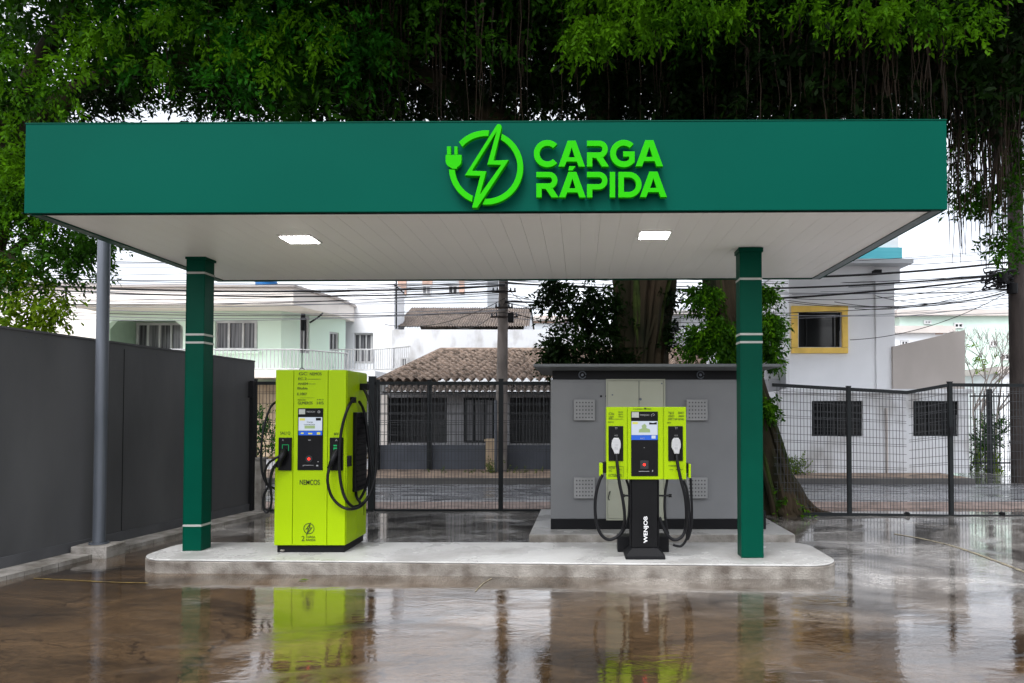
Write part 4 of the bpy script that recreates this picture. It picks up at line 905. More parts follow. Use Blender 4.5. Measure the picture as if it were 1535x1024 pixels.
# ---- white building with yellow framed window (right)
BY = 17.0
wr = thing('white_building', 'white rendered building with one yellow framed window and a turquoise roof band', 'building', (6.5, BY, .13))
bx0, bx1, bx2 = XW(1184, BY), XW(1313, BY), XW(1341, BY); zc_ = ZW(399, BY)
flat([rectp(bx0, bx1, ZW(588, BY), zc_)] + holes((1197, 468, 1262, 520.5), Y=BY), BY, .3).build('wall', M['white_wall'], wr)
m = MB(); m.box(bx0 + .01, bx2, BY + .31, BY + 8, 3, zc_ - .01); m.box(bx1 + .002, bx2 + .0, BY - .06, BY + .3, ZW(588, BY), ZW(423, BY)); m.build('body', M['white_wall'], wr)
m = MB(); m.box(bx1 + .001, bx2 + .2, BY + .06, BY + .305, ZW(422, BY), zc_ - .001); m.build('upper_wall', M['white_wall'], wr)
e = [(1187, 458.5, 1271.5, 467.5), (1187, 521, 1271.5, 529.5), (1187, 468, 1196.5, 520.5), (1262.5, 468, 1271.5, 520.5)]
m = MB(); 
for a, b, c, d in e: m.pbox(a, b, c, d, BY - .07, BY - .002)
yfw = m.build('window', M['yellow'], wr)
m = MB(); m.pbox(1197, 468, 1262, 520.5, BY + .16, BY + .17); m.build('pane', M['glass'], yfw)
m = MB()
for a, b, c, d in ((1197.3, 468.3, 1200, 520), (1259, 468.3, 1261.8, 520), (1200.2, 468.3, 1258.8, 470.5), (1208, 475, 1210, 520), (1249, 473, 1250.5, 520)): m.pbox(a, b, c, d, BY + .12, BY + .155)
m.build('inner_frame', M['fence'], yfw)
m = MB(); m.box(bx0 - .02, XW(1362, BY), BY - .35, BY + 8.2, zc_ + .001, zc_ + .11); m.build('roof', M['pale'], wr)
m = MB(); m.box(XW(1240, BY + .5), XW(1355, BY + .5), BY + .5, BY + 6, zc_ + .112, ZW(371, BY + .5)); m.build('turquoise_band', M['turq'], wr)
m = MB(); m.box(XW(1250, BY + 1), XW(1350, BY + 1), BY + 1, BY + 5.5, ZW(371, BY + .5) + .001, ZW(345, BY + 1)); m.build('roof_tower', M['white_wall'], wr)
m = MB(); m.pbox(1312, 404, 1322, 409, BY - .25, BY - .05); m.build('floodlight', M['blackmat'], wr)
# ground floor, set 0.25 m forward
GY = 16.75; gx = [XW(1172, GY), XW(1452, GY)]; zg = ZW(585, GY)
flat([rectp(gx[0], gx[1], .12, zg)] + holes((1217, 601, 1293, 654), (1369, 601, 1437, 654), Y=GY), GY, .24).build('ground_floor_wall', M['white_dirty'], wr)
m = MB(); m.box(gx[0] + .01, gx[1] - .01, GY + .5, GY + 8, .12, zg - .01); m.box(gx[1] - .24, gx[1], GY + .242, GY + .49, .12, zg); m.build('ground_floor_body', M['white_wall'], wr)
window(wr, 1217.5, 601.5, 1292.5, 653.5, GY + .1, fr=M['fence'], bars=3, fw=.04, hb=5); window(wr, 1369.5, 601.5, 1436.5, 653.5, GY + .1, fr=M['fence'], bars=2, fw=.04, hb=5)
m = MB(); p = W(1328, 612, GY); m.tube([(p.x, GY - .03, .13), (p.x, GY - .03, p.z)], .03, 6); m.build('drain_pipe', M['beige'], wr)
m = MB(); m.box(gx[0] - .02, gx[1] + .05, GY - .1, GY - .002, zg - .08, zg + .03); m.build('ledge', M['white_dirty'], wr)
ft_ = [(W(a, b, GY).x, W(a, b, GY).z) for a, b in ((1342, 584), (1450, 584), (1450, 494), (1341.5, 519))]
flat([ft_], GY + .1, .25).build('parapet', M['beige'], wr)
m = MB(); q0, q1 = W(1450, 494, GY), W(1450, 584, GY); m.hexa([(q0.x, GY + .352, q1.z), (q0.x, GY + 3, q1.z), (q0.x - .15, GY + 3, q1.z), (q0.x - .15, GY + .352, q1.z)][::-1], [(q0.x, GY + .352, q0.z), (q0.x, GY + 3, q0.z - .2), (q0.x - .15, GY + 3, q0.z - .2), (q0.x - .15, GY + .352, q0.z)][::-1]); m.build('parapet_return', M['beige'], wr)
# low white side house left of it
sh = thing('side_house', 'small grey and white house between the second tree and the white building', 'house', (4.5, 19, .1))
m = MB(); m.box(XW(1125, 19), XW(1186, 19), 19, 24, .1, ZW(504, 19)); m.build('wall', M['white_dirty'], sh)
m = MB(); m.box(XW(1120, 19), XW(1186, 19), 18.8, 24.2, ZW(504, 19) + .001, ZW(499, 19)); m.build('roof', M['beige'], sh)
m = MB(); m.pbox(1152, 568, 1171, 700, 18.2, 18.9); m.build('side_wall', M['greywall'], sh)
m = MB(); m.tube([(XW(1158, 18.7), 18.9, ZW(560, 18.9)), (XW(1158, 18.7), 18.9, ZW(528, 18.9))], .07, 8); m.build('chimney', M['blackmat'], sh)
gh = thing('grey_house', 'grey house with a slatted white window glimpsed between the two tree trunks', 'house', (3.2, 27, .1))
m = MB(); m.box(XW(985, 27), XW(1075, 27), 27, 33, .1, ZW(472, 27)); m.build('wall', M['white_wall'], gh)
window(gh, 1003, 479, 1021, 502, 26.95, pn=M['glass'], bars=0, fw=.09, hb=3)
m = MB(); m.pbox(1000, 505, 1062, 528, 26.7, 26.98); m.build('grey_band', M['greywall'], gh)
m = MB(); m.pbox(985, 465, 1080, 471, 26.5, 33); m.build('roof', M['beige'], gh)
# distant buildings
def far(name, lab, a, b, c, Y, mt, dep=8, wins=(), wall='wall', bands=()):
    t = thing(name, lab, 'building', (XW((a + c) / 2, Y), Y, 0)); m = MB(); m.box(XW(a, Y), XW(c, Y), Y, Y + dep, 0, ZW(b, Y)); m.build(wall, mt, t)
    m = MB(); m.box(XW(a, Y) - .3, XW(c, Y) + .3, Y - .3, Y + dep, ZW(b, Y) + .001, ZW(b, Y) + .35); m.build('roof', M['beige'], t)
    for q in wins: window(t, *q, Y - .06, pn=M['glassgrey'] if q[0] % 2 else M['glass'], bars=1, fw=.08)
    for q in bands:
        m = MB(); m.pbox(*q, Y - .1, Y - .01); m.build('panel', M['brick'], t)
    return t
far('apartment_block', 'tall pale apartment block with brick panels seen just under the canopy', 596, 395, 730, 60, M['pale'], wins=((633, 428, 646, 441), (634, 400, 648, 415), (672, 428, 686, 440), (700, 400, 712, 412)), bands=((596, 418, 609, 442), (633, 418, 648, 426), (688, 418, 696, 440)))
far('green_block', 'long pale green building in the distance behind the right hand pole', 1350, 474, 1545, 40, M['palegreen'], wins=((1385, 480, 1396, 486), (1430, 484, 1444, 492), (1483, 510, 1494, 520), (1500, 530, 1514, 540), (1411, 500, 1420, 510)))
far('white_block', 'low white building with an ochre panel in front of the long green one', 1340, 500, 1420, 34, M['white_wall'], wins=((1350, 510, 1362, 520),), bands=((1403, 488, 1414, 501),))
far('hillside_house', 'small brown roofed house far behind, between the gabled roof and the tree', 798, 482, 862, 55, M['pale'], wins=((815, 497, 825, 505),), bands=((800, 474, 850, 484),))
far('white_villa', 'white villa with a flat roof beyond the far right driveway', 1500, 560, 1640, 36, M['white_wall'], wins=((1510, 572, 1530, 590),))

# ================================================================ POLES AND CABLES
up = thing('utility_pole', 'weathered concrete utility pole behind the mesh fence, in front of the bungalow', 'utility pole', (XW(751, 17.2), 17.2, .13))
b0 = W(750.5, 709, 17.2); t0 = W(757.5, 380, 17.2)
m = MB(); m.tube([(b0.x, 17.2, .1), (t0.x, 17.2, t0.z + 3)], .16, 16, .085); m.build('shaft', M['pole'], up)
for py, w_ in ((437, .30), (461, .22), (475, .34)):
    p = W(755.5, py, 17.05); m = MB(); m.box(p.x - w_, p.x + w_, 17.03, 17.09, p.z - .018, p.z + .018); ca = m.build('crossarm', M['poledark'], up)
    m = MB()
    for k in (-.9, -.55, .55, .9): m.tube([(p.x + w_ * k, 17.06, p.z + .019), (p.x + w_ * k, 17.06, p.z + .10)], .028, 8, .015)
    m.build('insulator', M['galv'], ca)
m = MB(); p = W(768, 477, 17); m.box(p.x - .10, p.x + .04, 16.86, 17.0, p.z - .12, p.z + .12); m.build('junction_box', M['blackmat'], up, bevel=.02)
m = MB(); m.tube([W(743, 600, 17), W(743, 710, 17)], .035, 8); m.build('conduit', M['galv'], up)
up2 = thing('dark_utility_pole', 'dark weathered utility pole with tangled cables at the right edge of the photo', 'utility pole', (XW(1528, 15.6), 15.6, .0))
p = W(1527, 690, 15.6)
m = MB(); m.tube([(XW(1528, 15.6), 15.6, -.05), (XW(1526, 15.6), 15.6, 8.3)], .19, 18, .15); m.build('shaft', M['poledark'], up2)
m = MB(); p = W(1505, 418, 15.5)
rn = random.Random(5)
for k in range(10):
    a = [p + Vector((rn.uniform(-.5, .35), rn.uniform(-.1, .1), rn.uniform(-.25, .25))) for _ in range(5)]; m.tube(catmull(a, 5), .016, 6)
m.build('cable_tangle', M['cable'], up2)
for dx, dz in ((-.1, 0), (.12, -.25)):
    m = MB(); m.tube([(p.x + dx, 15.4, p.z + dz - .1), (p.x + dx, 15.4, p.z + dz + .12)], .11, 10); m.build('splice_box', M['blackmat'], up2)
tp = thing('antenna_mast', 'thin dark mast rising beside the old gabled roof', 'mast', (XW(594, 27), 27, 4.4))
m = MB(); m.tube([W(594, 493, 27), W(594, 415, 27)], .03, 8); m.build('shaft', M['fence'], tp)
m = MB(); m.tube([W(590, 426, 27), W(606, 440, 27)], .03, 6); m.build('arm', M['fence'], tp)
def cable_line(pa, pb_, Y0, Y1, r, sag, mt, lab, grp=None):
    a = W(*pa, Y0); b = W(*pb_, Y1); P = []
    for k in range(33):
        t = k / 32; q = a + (b - a) * t; q.z -= sag * 4 * t * (1 - t); P.append(q)
    m = MB(); m.tube(P, r, 5); o = m.build('overhead_cable', mt); tag(o, lab, 'cable', grp); return o
cable_line((-300, 398), (757, 428), 16.5, 16.9, .022, .35, M['cable'], 'thick black cable just above the mint house roof, upper of the dark pair', 'overhead cables')
cable_line((-300, 404), (757, 436), 16.5, 16.9, .018, .35, M['cable'], 'black cable crossing just above the roof of the mint house, lower of the dark pair', 'overhead cables')
cable_line((757, 398), (1522, 392), 16.9, 15.6, .026, .35, M['cable'], 'thick black cable passing over the white building roof towards the dark pole', 'overhead cables')
cable_line((757, 424), (1522, 410), 16.9, 15.6, .022, .25, M['cable'], 'black cable running across the top of the white building above the yellow window', 'overhead cables')
cable_line((757, 452), (1522, 414), 16.9, 15.6, .024, .25, M['cable'], 'black cable bundle climbing to the tangle on the dark pole', 'overhead cables')
cable_line((1522, 405), (1900, 395), 15.6, 15.6, .022, .2, M['cable'], 'black cable leaving the dark pole to the right', 'overhead cables')
rn = random.Random(11)
for k in range(44):
    ya = 384 + rn.uniform(0, 92); yb = ya + rn.uniform(-26, 22)
    cable_line((757, ya) if k % 2 else (-300, ya - rn.uniform(0, 30)), (1522, yb) if k % 2 else (757, yb), rn.uniform(16.5, 19), rn.uniform(15.8, 18), rn.uniform(.005, .010), rn.uniform(.1, .5), M['cablegrey'] if k % 3 else M['cable'], ('thin black wire' if k % 3 == 0 else 'thin pale grey wire') + (' strung from the concrete pole to the dark pole at the right' if k % 2 else ' strung over the mint house to the concrete pole'), 'thin overhead wires')
for k in range(8):
    y0_ = 425 + rn.uniform(0, 45); cable_line((757, y0_), (rn.uniform(560, 1160), y0_ + rn.uniform(-5, 50)), 16.9, rn.uniform(20, 27), .009, .3, M['cable'], 'thin dark service wire dropping from the concrete pole to a house', 'service wires')
for k in range(7):
    y0_ = 415 + rn.uniform(-10, 25); cable_line((1180 + rn.uniform(-30, 150), y0_ + rn.uniform(-10, 80)), (1518, y0_), rn.uniform(16, 17), 15.5, .008, .25, M['cable'], 'thin dark service wire fanning from the dark pole to the white building', 'service wires to the white building')

# ================================================================ TREES
rng = np.random.default_rng(4)
def leaves(name, mt, clumps, parent, size=.085, aspect=.42, per=230, shell=.55, droop=.3, kind=None):
    """clumps: list of (x,y,z,rx,ry,rz) - leaf-sized folded blades spread through each clump"""
    V = []; org = np.array(ORI[parent.name]); K = 15
    for c in clumps:
        tw = max(2, int(per * (c[6] if len(c) > 6 else 1) / K)); n = tw * K
        d = rng.normal(size=(tw, 3)); d /= np.linalg.norm(d, axis=1)[:, None]
        r = rng.random(tw) ** shell * 1.05
        start = np.array(c[:3]) + d * r[:, None] * np.array(c[3:6])
        di = d * .8 + rng.normal(size=(tw, 3)) * .6; di[:, 2] -= droop * 1.2; di /= np.linalg.norm(di, axis=1)[:, None]
        tl_ = size * (2.2 + 2.5 * rng.random(tw))                       # twig length
        s = (np.arange(K) / (K - 1))[None, :]
        ctr = start[:, None, :] + di[:, None, :] * (s * tl_[:, None])[:, :, None]; ctr[:, :, 2] -= (s ** 2) * tl_[:, None] * .25 * (droop + .3)
        ctr = ctr.reshape(-1, 3) + rng.normal(size=(n, 3)) * size * .12
        side = np.cross(di, rng.normal(size=(tw, 3))); side /= np.linalg.norm(side, axis=1)[:, None]
        alt = np.where(np.arange(K) % 2 == 0, 1., -1.)
        ax = (di[:, None, :] * .75 + side[:, None, :] * alt[None, :, None] * .8).reshape(-1, 3) + rng.normal(size=(n, 3)) * .3; ax[:, 2] -= droop * .5; ax /= np.linalg.norm(ax, axis=1)[:, None]
        nn = rng.normal(size=(n, 3)) + np.array([0, -.3, .9]); sd = np.cross(ax, nn); sd /= np.linalg.norm(sd, axis=1)[:, None] + 1e-9
        L_ = size * (.6 + .8 * rng.random(n))[:, None]; w_ = L_ * aspect
        up_ = np.cross(sd, ax)
        p0 = ctr; p2 = ctr + ax * L_; mid = ctr + ax * L_ * .5
        p1 = mid + sd * w_ * .5 + up_ * w_ * .15; p3 = mid - sd * w_ * .5 + up_ * w_ * .15
        V.append(np.stack([p0, p1, p2, p3], 1).reshape(-1, 3))
    V = np.concatenate(V) - org; nv = len(V); nf = nv // 4
    me = bpy.data.meshes.new(name); me.vertices.add(nv); me.vertices.foreach_set('co', V.astype(np.float32).ravel())
    me.loops.add(nv); me.loops.foreach_set('vertex_index', np.arange(nv, dtype=np.int32))
    me.polygons.add(nf); me.polygons.foreach_set('loop_start', np.arange(0, nv, 4, dtype=np.int32)); me.polygons.foreach_set('loop_total', np.full(nf, 4, dtype=np.int32))
    me.update(calc_edges=True); me.materials.append(mt)
    o = bpy.data.objects.new(name, me); COL.objects.link(o); o.parent = parent
    if kind: o['kind'] = kind
    return o
def pc(px, py, Y, rx, rz=None, k=1):
    p = W(px, py, Y); rz = rz or rx; return (p.x, p.y, p.z, rx, rx, rz, k)
def field(n, px, py, Yr, r, seed, keep=None, k=1):
    rn = random.Random(seed); out = []
    while len(out) < n:
        a, b, Y = rn.uniform(*px), rn.uniform(*py), rn.uniform(*Yr)
        if keep and not keep(a, b): continue
        q = rn.uniform(*r); out.append(pc(a, b, Y, q, q * rn.uniform(.55, .9), k))
    return out
def trunk(parent, name, pts, radii, flutes=7, amp=.16, tw=1.5, seg=48, seed=1, mt=None):
    rn = random.Random(seed); P = catmull(pts, 10); m = MB(); v = []; f = []; n = len(P); ph = [rn.uniform(0, 6.28) for _ in range(4)]
    for i, p in enumerate(P):
        t = i / (n - 1); s = t * (len(radii) - 1); k = min(int(s), len(radii) - 2); r = radii[k] + (radii[k + 1] - radii[k]) * (s - k)
        for j in range(seg):
            a = 2 * math.pi * j / seg
            q = r * (1 + amp * math.sin(flutes * a + tw * t * 4 + ph[0]) * .6 + amp * .5 * math.sin((flutes * 2 + 1) * a - tw * t * 7 + ph[1]) + amp * .4 * math.sin(3 * a + 5 * t + ph[2]) + rn.uniform(-.012, .012))
            v.append((p.x + q * math.cos(a), p.y + q * math.sin(a), p.z))
    for i in range(n - 1):
        for j in range(seg): j2 = (j + 1) % seg; f.append((i * seg + j, i * seg + j2, (i + 1) * seg + j2, (i + 1) * seg + j))
    m.add(v, f); return m.build(name, mt or M['bark'], parent, smooth=True)
def strands(parent, pts, radii, n, seed, r=.05):
    rn = random.Random(seed); P = catmull(pts, 10); N_ = len(P)
    for q in range(n):
        a0 = rn.uniform(0, 6.28); tw = rn.uniform(-1.6, 2.4); m = MB(); Q = []; s0 = rn.choice((0, 0, rn.uniform(.2, .5)))
        for i, p in enumerate(P):
            t = i / (N_ - 1)
            if t < s0: continue
            s = t * (len(radii) - 1); k = min(int(s), len(radii) - 2); rr = radii[k] + (radii[k + 1] - radii[k]) * (s - k)
            a = a0 + tw * t + .15 * math.sin(9 * t + q); Q.append(Vector((p.x + rr * 1.0 * math.cos(a), p.y + rr * 1.0 * math.sin(a), p.z)))
        m.tube(Q, r * rn.uniform(.5, 1.5), 7, r * rn.uniform(.4, 1)); m.build('trunk_root', M['bark'] if q % 3 else M['moss'], parent)
def limb(parent, pts, r0, r1, name='limb'):
    m = MB(); P = catmull(pts, 8); m.tube(P, r0, 12, r1); return m.build(name, M['bark'], parent)
def roots(parent, spots, seed, r=.006, name='aerial_roots'):
    """hanging strands: (px, pyTop, pyBottom, Y)"""
    rn = random.Random(seed); m = MB()
    for px, a, b, Y in spots:
        P = []; p = W(px, a, Y); q = W(px, b, Y); n = 7; dx = dy = 0
        for k in range(n): P.append(Vector((p.x + dx, p.y + dy, p.z + (q.z - p.z) * k / (n - 1)))); dx += rn.uniform(-.035, .035); dy += rn.uniform(-.03, .03)
        m.tube(P, r * rn.uniform(.5, 1.9), 4, r * .4, caps=False)
    o = m.build(name, M['root'], parent); o['kind'] = 'stuff'; return o
def rs(n, px, top, bot, Yr, seed):
    rn = random.Random(seed); out = []
    for _ in range(n):
        c = rn.uniform(*px); out.append((c, rn.uniform(*top), rn.uniform(*bot), rn.uniform(*Yr)))
    return out

# tree 1 : thick twisted fig behind the cabinet
T1 = thing('fig_tree', 'huge old fig tree with a thick twisted mossy trunk rising behind the grey cabinet, centre', 'tree', (XW(957, 12), 12, 0))
c = lambda px, z, Y=12: Vector((XW(px, Y), Y, z))
trunk(T1, 'trunk', [c(960, -.1), c(958, 1.2), c(958, 2.4), c(962, 3.4), c(968, 4.6), c(960, 6.2)], [.8, .50, .41, .44, .56, .66], flutes=8, amp=.2, seed=2)
strands(T1, [c(960, -.1), c(958, 1.2), c(958, 2.4), c(962, 3.4), c(968, 4.6), c(960, 6.2)], [.8, .50, .41, .44, .56, .66], 26, 61)
for pts, a, b in (([c(960, 4.6), c(900, 5.6), c(760, 6.7), c(600, 7.3, 11)], .4, .12), ([c(965, 5), c(1010, 6.2), c(1050, 7.4, 11), c(1080, 9, 10)], .38, .12), ([c(955, 5.2), c(900, 6.8, 11.5), c(860, 8.3, 10.5), c(800, 9.3, 9.6)], .36, .1), ([c(950, 4.2), c(880, 5.0, 12.5), c(820, 6.0, 13), c(700, 6.6, 13.5)], .24, .08)): limb(T1, pts, a, b)
gap = lambda a, b: not (840 < a < 880 and 135 < b < 180)
cl = field(360, (520, 1090), (-330, 172), (10.4, 14.5), (.45, .8), 1, gap)
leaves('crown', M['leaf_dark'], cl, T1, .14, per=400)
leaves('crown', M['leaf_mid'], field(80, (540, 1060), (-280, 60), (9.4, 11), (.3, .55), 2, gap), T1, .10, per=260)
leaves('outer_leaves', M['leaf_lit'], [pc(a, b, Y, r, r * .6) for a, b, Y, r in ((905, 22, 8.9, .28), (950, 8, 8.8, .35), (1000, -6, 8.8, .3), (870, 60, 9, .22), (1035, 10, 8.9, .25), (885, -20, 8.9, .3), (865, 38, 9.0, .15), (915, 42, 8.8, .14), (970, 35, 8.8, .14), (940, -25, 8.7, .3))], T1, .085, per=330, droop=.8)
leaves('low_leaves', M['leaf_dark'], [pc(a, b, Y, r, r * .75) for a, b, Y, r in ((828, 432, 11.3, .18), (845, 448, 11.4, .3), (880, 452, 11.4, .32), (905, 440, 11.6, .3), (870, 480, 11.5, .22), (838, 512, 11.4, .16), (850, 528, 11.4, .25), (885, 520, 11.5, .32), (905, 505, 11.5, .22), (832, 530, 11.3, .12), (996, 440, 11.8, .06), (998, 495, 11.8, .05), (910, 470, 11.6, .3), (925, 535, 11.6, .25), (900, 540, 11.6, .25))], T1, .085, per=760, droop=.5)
leaves('shade_crown', M['leaf_dark'], [(rng.uniform(-4, 3), rng.uniform(6.2, 12), rng.uniform(8.6, 12), .8, .8, .5) for _ in range(60)], T1, .22, per=300)  # added leaf mass above the view, keeps light off the crown below
roots(T1, rs(240, (560, 1080), (-60, 60), (90, 215), (9.6, 13), 3), 3, .011)
# tree 2 : second fig, right behind the right-hand column
T2 = thing('fig_tree', 'second fig tree, leaning trunk and spreading roots at the right end of the grey cabinet', 'tree', (XW(1165, 10.9), 10.9, 0))
c2_ = lambda px, z, Y=10.9: Vector((XW(px, Y), Y, z))
trunk(T2, 'trunk', [c2_(1166, -.1, 11.1), c2_(1158, .5, 11.1), c2_(1140, 1.4, 11.1), c2_(1112, 2.3, 11.1), c2_(1090, 3.3, 11.1), c2_(1085, 4.6, 11.1), c2_(1095, 6, 11.1)], [.44, .30, .25, .28, .32, .36, .42], flutes=6, amp=.16, seed=5)
strands(T2, [c2_(1166, -.1, 11.1), c2_(1158, .5, 11.1), c2_(1140, 1.4, 11.1), c2_(1112, 2.3, 11.1), c2_(1090, 3.3, 11.1), c2_(1085, 4.6, 11.1), c2_(1095, 6, 11.1)], [.44, .30, .25, .28, .32, .36, .42], 14, 62, .035)
rn = random.Random(9)
for k in range(16):
    a = R(-100 + k * 13.5 + rn.uniform(-6, 6)); ln = rn.uniform(.2, .55); p0 = c2_(1166, .42 + rn.uniform(-.1, .25), 11.1)
    P = [p0 + Vector((math.cos(a) * .12, math.sin(a) * .12, 0)), p0 + Vector((math.cos(a) * .32, math.sin(a) * .32, -.24)), Vector((p0.x + math.cos(a) * (.32 + ln * .5), p0.y + math.sin(a) * (.32 + ln * .4), .06)), Vector((p0.x + math.cos(a + .2) * (.33 + ln), max(10.8, p0.y + math.sin(a + .2) * (.33 + ln)) , .0))]
    m = MB(); m.tube(catmull(P, 6), .12, 8, .015); m.build('root', M['bark'], T2)
for pts, a, b in (([c2_(1095, 5), c2_(1180, 5.9), c2_(1260, 7.2), c2_(1330, 9, 10.5)], .30, .1), ([c2_(1090, 5.6), c2_(1090, 7), c2_(1060, 9, 11)], .3, .12), ([c2_(1095, 5.6), c2_(1300, 6.5, 10.5), c2_(1480, 7.0, 10)], .22, .08)): limb(T2, pts, a, b)
gap2 = lambda a, b: not (1145 < a < 1180 and 120 < b < 150) and not (a > 1400 and b > 150)
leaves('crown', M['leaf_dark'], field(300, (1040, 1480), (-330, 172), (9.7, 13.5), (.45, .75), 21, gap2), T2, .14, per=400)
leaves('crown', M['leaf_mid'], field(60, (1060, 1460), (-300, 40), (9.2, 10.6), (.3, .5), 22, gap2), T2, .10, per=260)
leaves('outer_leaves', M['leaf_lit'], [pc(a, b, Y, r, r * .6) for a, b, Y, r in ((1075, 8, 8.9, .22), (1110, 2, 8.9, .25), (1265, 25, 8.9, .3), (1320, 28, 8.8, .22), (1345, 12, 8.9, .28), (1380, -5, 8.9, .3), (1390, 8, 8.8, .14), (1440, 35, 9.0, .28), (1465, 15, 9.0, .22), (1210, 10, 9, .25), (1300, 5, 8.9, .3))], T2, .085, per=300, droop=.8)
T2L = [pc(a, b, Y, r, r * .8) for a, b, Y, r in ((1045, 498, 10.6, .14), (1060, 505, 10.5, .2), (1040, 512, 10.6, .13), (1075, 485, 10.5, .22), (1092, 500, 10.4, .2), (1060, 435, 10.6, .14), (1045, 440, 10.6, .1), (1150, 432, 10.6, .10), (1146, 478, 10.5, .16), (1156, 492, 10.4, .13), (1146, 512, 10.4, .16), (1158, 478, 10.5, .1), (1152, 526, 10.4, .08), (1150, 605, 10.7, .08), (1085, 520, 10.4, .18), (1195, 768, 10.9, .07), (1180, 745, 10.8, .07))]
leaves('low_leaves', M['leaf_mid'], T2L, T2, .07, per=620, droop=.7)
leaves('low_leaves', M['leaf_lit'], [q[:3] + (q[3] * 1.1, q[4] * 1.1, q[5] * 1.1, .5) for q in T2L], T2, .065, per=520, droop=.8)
leaves('shade_crown', M['leaf_dark'], [(rng.uniform(1, 8), rng.uniform(6.4, 12), rng.uniform(8.8, 12), .8, .8, .5) for _ in range(45)], T2, .22, per=300)  # unseen overhead leaves, added to shade this crown
roots(T2, rs(330, (1060, 1440), (-60, 80), (80, 215), (9.3, 12.5), 33) + rs(40, (1280, 1430), (0, 60), (100, 190), (9.0, 9.6), 34), 33, .011)
# tree 4 : right edge, curtain of aerial roots
T4 = thing('hanging_root_tree', 'tree at the right edge with long brown aerial roots hanging beside the canopy', 'tree', (XW(1650, 10.5), 10.5, 0))
c4 = lambda px, z, Y=10.5: Vector((XW(px, Y), Y, z))
trunk(T4, 'trunk', [c4(1660, -.1), c4(1655, 2), c4(1650, 4), c4(1640, 6.5)], [.5, .36, .36, .42], seed=8)
limb(T4, [c4(1645, 5.8), c4(1580, 6.6), c4(1500, 7.2), c4(1420, 7.8)], .26, .1); limb(T4, [c4(1645, 6.2), c4(1600, 7.6), c4(1520, 9)], .26, .1)
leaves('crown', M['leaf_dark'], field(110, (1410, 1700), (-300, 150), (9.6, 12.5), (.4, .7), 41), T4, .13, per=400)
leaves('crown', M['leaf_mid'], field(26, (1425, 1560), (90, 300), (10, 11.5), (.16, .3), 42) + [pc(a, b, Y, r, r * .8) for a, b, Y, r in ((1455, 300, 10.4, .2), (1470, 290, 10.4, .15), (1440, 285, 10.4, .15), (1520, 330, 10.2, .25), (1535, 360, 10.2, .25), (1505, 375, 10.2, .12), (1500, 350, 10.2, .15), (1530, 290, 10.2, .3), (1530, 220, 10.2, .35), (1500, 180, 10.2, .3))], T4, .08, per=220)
roots(T4, rs(330, (1422, 1600), (-40, 80), (150, 330), (9.6, 12), 44) + rs(60, (1425, 1510), (60, 200), (300, 410), (9.8, 11), 45) + [(1485.5 + k * 1.4, 0, 250 + 18 * (k % 4), 10 + .05 * k) for k in range(12)], 44, .009)
# tree 3 : left, over the grey wall
T3 = thing('leafy_tree', 'bushy green tree at the left, its branches hanging over the grey wall', 'tree', (XW(60, 10.8), 10.8, 0))
c3 = lambda px, z, Y=10.8: Vector((XW(px, Y), Y, z))
trunk(T3, 'trunk', [c3(-60, -.1), c3(-50, 2), c3(-30, 4), c3(0, 6)], [.4, .28, .24, .24], seed=12)
for pts, a, b in (([c3(-40, 3.5), c3(20, 4.2), c3(70, 4.6)], .1, .03), ([c3(-10, 5.5), c3(120, 6.8), c3(330, 7.4), c3(520, 8)], .2, .05), ([c3(0, 5.8), c3(60, 7.4), c3(160, 9)], .2, .06), ([c3(-30, 4.2), c3(30, 3.9, 10.5), c3(75, 3.5, 10.3)], .08, .02)): limb(T3, pts, a, b)
gap3 = lambda a, b: not (180 < a < 350 and b > 118) and not (130 < a < 460 and b > 156) and not (150 < a < 230 and -10 < b < 40)
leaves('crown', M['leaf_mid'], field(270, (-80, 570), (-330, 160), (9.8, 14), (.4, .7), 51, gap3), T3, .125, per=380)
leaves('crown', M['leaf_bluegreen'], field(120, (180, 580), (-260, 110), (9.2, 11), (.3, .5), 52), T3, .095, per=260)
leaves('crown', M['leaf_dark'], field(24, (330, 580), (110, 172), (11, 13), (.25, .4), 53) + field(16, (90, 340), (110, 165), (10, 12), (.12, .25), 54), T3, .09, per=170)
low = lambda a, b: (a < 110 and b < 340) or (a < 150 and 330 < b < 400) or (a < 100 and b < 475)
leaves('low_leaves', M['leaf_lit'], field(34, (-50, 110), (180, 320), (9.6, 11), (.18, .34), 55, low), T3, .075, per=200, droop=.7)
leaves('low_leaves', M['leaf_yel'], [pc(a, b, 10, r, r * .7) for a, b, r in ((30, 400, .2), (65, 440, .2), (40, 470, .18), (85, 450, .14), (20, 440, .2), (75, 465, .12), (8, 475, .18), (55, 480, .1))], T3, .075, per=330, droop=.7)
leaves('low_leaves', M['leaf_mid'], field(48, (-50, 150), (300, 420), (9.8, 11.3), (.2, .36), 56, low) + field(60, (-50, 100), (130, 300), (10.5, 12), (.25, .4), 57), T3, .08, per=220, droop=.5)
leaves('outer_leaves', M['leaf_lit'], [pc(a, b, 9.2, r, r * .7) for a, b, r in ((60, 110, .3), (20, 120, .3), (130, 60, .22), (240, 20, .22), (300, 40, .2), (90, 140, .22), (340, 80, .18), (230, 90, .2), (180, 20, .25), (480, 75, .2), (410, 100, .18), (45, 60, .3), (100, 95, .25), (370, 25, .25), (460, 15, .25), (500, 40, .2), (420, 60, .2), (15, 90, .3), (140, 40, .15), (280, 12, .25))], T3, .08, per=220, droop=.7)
leaves('shade_crown', M['leaf_dark'], [(rng.uniform(-9, -2), rng.uniform(6.8, 12), rng.uniform(8.8, 12), .8, .8, .5) for _ in range(45)], T3, .22, per=300)  # out-of-view leaves, added to darken the crown underneath
roots(T3, rs(70, (150, 600), (-20, 60), (90, 175), (9.6, 12), 59), 59, .008)

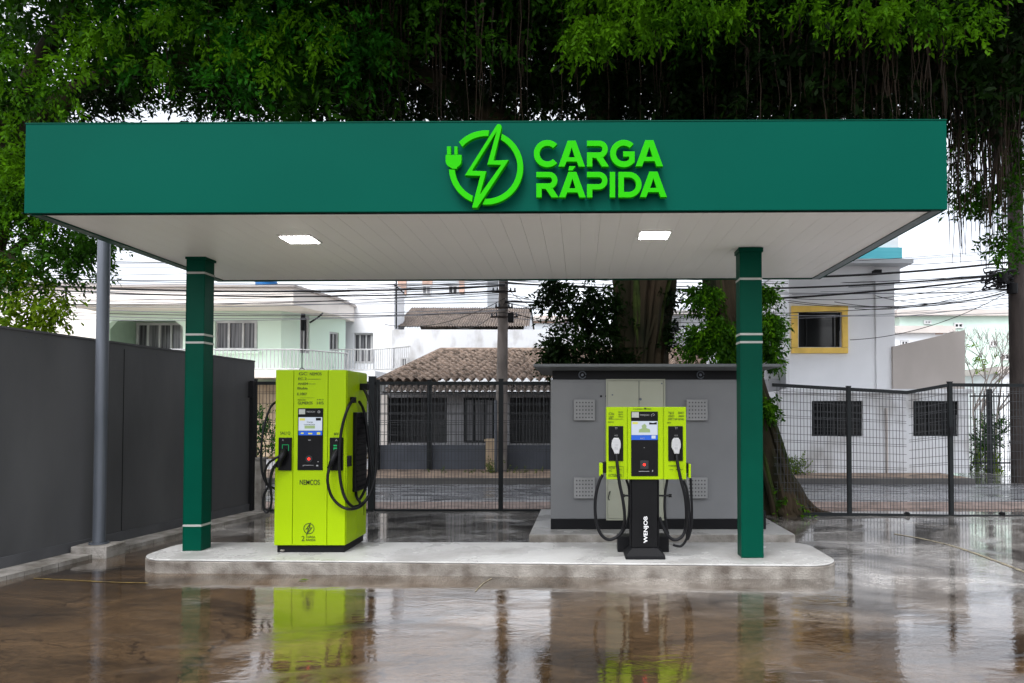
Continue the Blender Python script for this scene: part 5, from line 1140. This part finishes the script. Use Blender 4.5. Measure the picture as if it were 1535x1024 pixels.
# ================================================================ SMALL PLANTS
def plant(name, lab, cat, clumps, mt, size, per, base, stems=5, smt=None):
    t = thing(name, lab, cat, base); leaves('foliage', mt, clumps, t, size, per=per, droop=-.3)
    m = MB(); rn = random.Random(len(lab)); b = Vector(base)
    for k in range(stems):
        c_ = Vector(clumps[k % len(clumps)][:3]); m.tube(catmull([b + Vector((rn.uniform(-.05, .05), rn.uniform(-.05, .05), 0)), (b + c_) / 2 + Vector((rn.uniform(-.06, .06), 0, 0)), c_], 4), .012, 5, .005)
    m.build('stem', smt or M['root'], t); return t
b = W(1193, 714, 16.3)
plant('yellow_shrub', 'round yellow green shrub on the pavement in front of the white building', 'shrub', [pc(1193, 700, 16.3, .26, .22), pc(1186, 703, 16.3, .15), pc(1201, 702, 16.3, .16)], M['leaf_yel'], .05, 420, (b.x, 16.3, .13))
b = W(742, 716, 16.9)
plant('weed_tuft', 'straggly green weeds at the foot of the tan pillar', 'weeds', [pc(660, 716, 16.7, .3, .03), pc(700, 715, 16.7, .3, .04), pc(810, 714, 16.8, .3, .04), pc(735, 711, 16.9, .12, .1), pc(741, 706, 16.9, .12, .16), pc(752, 713, 16.9, .25, .07), pc(775, 714, 16.8, .35, .04)], M['grass'], .06, 160, (b.x, 16.9, .13))
# garden beyond the right gate
rn = random.Random(77)
lbl = ['dense dark hedge plant beside the corner of the white building', 'tall bushy garden shrub behind the gate, left of the dark pole', 'low leafy garden shrub with yellow tips near the driveway', 'dark green shrub right beside the dark utility pole']
for k, (px, py, Y, r, mt) in enumerate(((1466, 672, 19, .35, 'leaf_mid'), (1492, 650, 20, .4, 'leaf_mid'), (1480, 695, 18.6, .28, 'leaf_yel'), (1545, 650, 19, .7, 'leaf_dark'))):
    plant('garden_shrub', lbl[k], 'shrub', [pc(px + rn.uniform(-12, 12), py + rn.uniform(-20, 20), Y + rn.uniform(-.3, .3), r * .6, r * .5) for _ in range(6)], M[mt], .08, 200, (XW(px, Y), Y, 0))
gf = thing('garden_fence', 'dark upright bar fence round the garden at the right, beyond the gate', 'fence', (XW(1500, 18), 18, 0))
m = MB(); x0, x1 = XW(1455, 18), XW(1640, 18); n = int((x1 - x0) / .12)
for k in range(n + 1): x = x0 + (x1 - x0) * k / n; m.box(x - .008, x + .008, 18, 18.016, .05, 2.1)
m.build('bars', M['fence'], gf)
for z in (.25, 2.0): m = MB(); m.box(x0, x1, 18.02, 18.05, z, z + .04); m.build('rail', M['fence'], gf)
for px in (1481, 1560): m = MB(); X = XW(px, 18); m.box(X - .06, X + .06, 17.9, 17.98, 0, 2.2); m.build('post', M['fence'], gf)
# bare tree
bt = thing('bare_tree', 'thin leafless shrub with twisted branches above the beige parapet wall', 'tree', (XW(1478, 22), 22, 0))
m = MB(); rn = random.Random(13)
def twig(p, d, l, r, lev):
    q = p + d * l; m.tube([p, p + d * l * .5 + Vector((rn.uniform(-.05, .05), 0, rn.uniform(-.05, .05))), q], r, 5, r * .6)
    if lev:
        for _ in range(3): twig(q, (d + Vector((rn.uniform(-.8, .8), rn.uniform(-.5, .5), rn.uniform(-.3, .5)))).normalized(), l * .72, r * .6, lev - 1)
for px in (1462, 1478, 1490): twig(Vector((XW(px, 22), 22, .1)), Vector((rn.uniform(-.1, .1), 0, 1)).normalized(), 1.5, .05, 4)
m.build('branches', M['pole'], bt)
leaves('foliage', M['leaf_yel'], [pc(1466, 540, 22, .45, .3), pc(1480, 555, 22, .4, .3), pc(1470, 525, 22, .25, .3)], bt, .07, per=120)
# hedge and small greenery seen past the end of the grey wall
plant('garden_hedge', 'dark green hedge across the street seen in the gap left of the tall charger', 'hedge', [pc(px, py, 19, .45, .4) for px in (380, 392, 404, 418) for py in (635, 655, 672)], M['leaf_bluegreen'], .08, 160, (XW(398, 19), 19, .1))
fw_ = thing('front_wall', 'low pale wall below the hedge across the street left of the tall charger', 'wall', (XW(398, 17.8), 17.8, .13))
m = MB(); m.pbox(300, 688, 560, 712, 17.8, 17.95); m.build('panel', M['white_dirty'], fw_)
m = MB(); m.pbox(299, 685, 560, 687.5, 17.78, 17.97); m.build('coping', M['paint_y'], fw_)
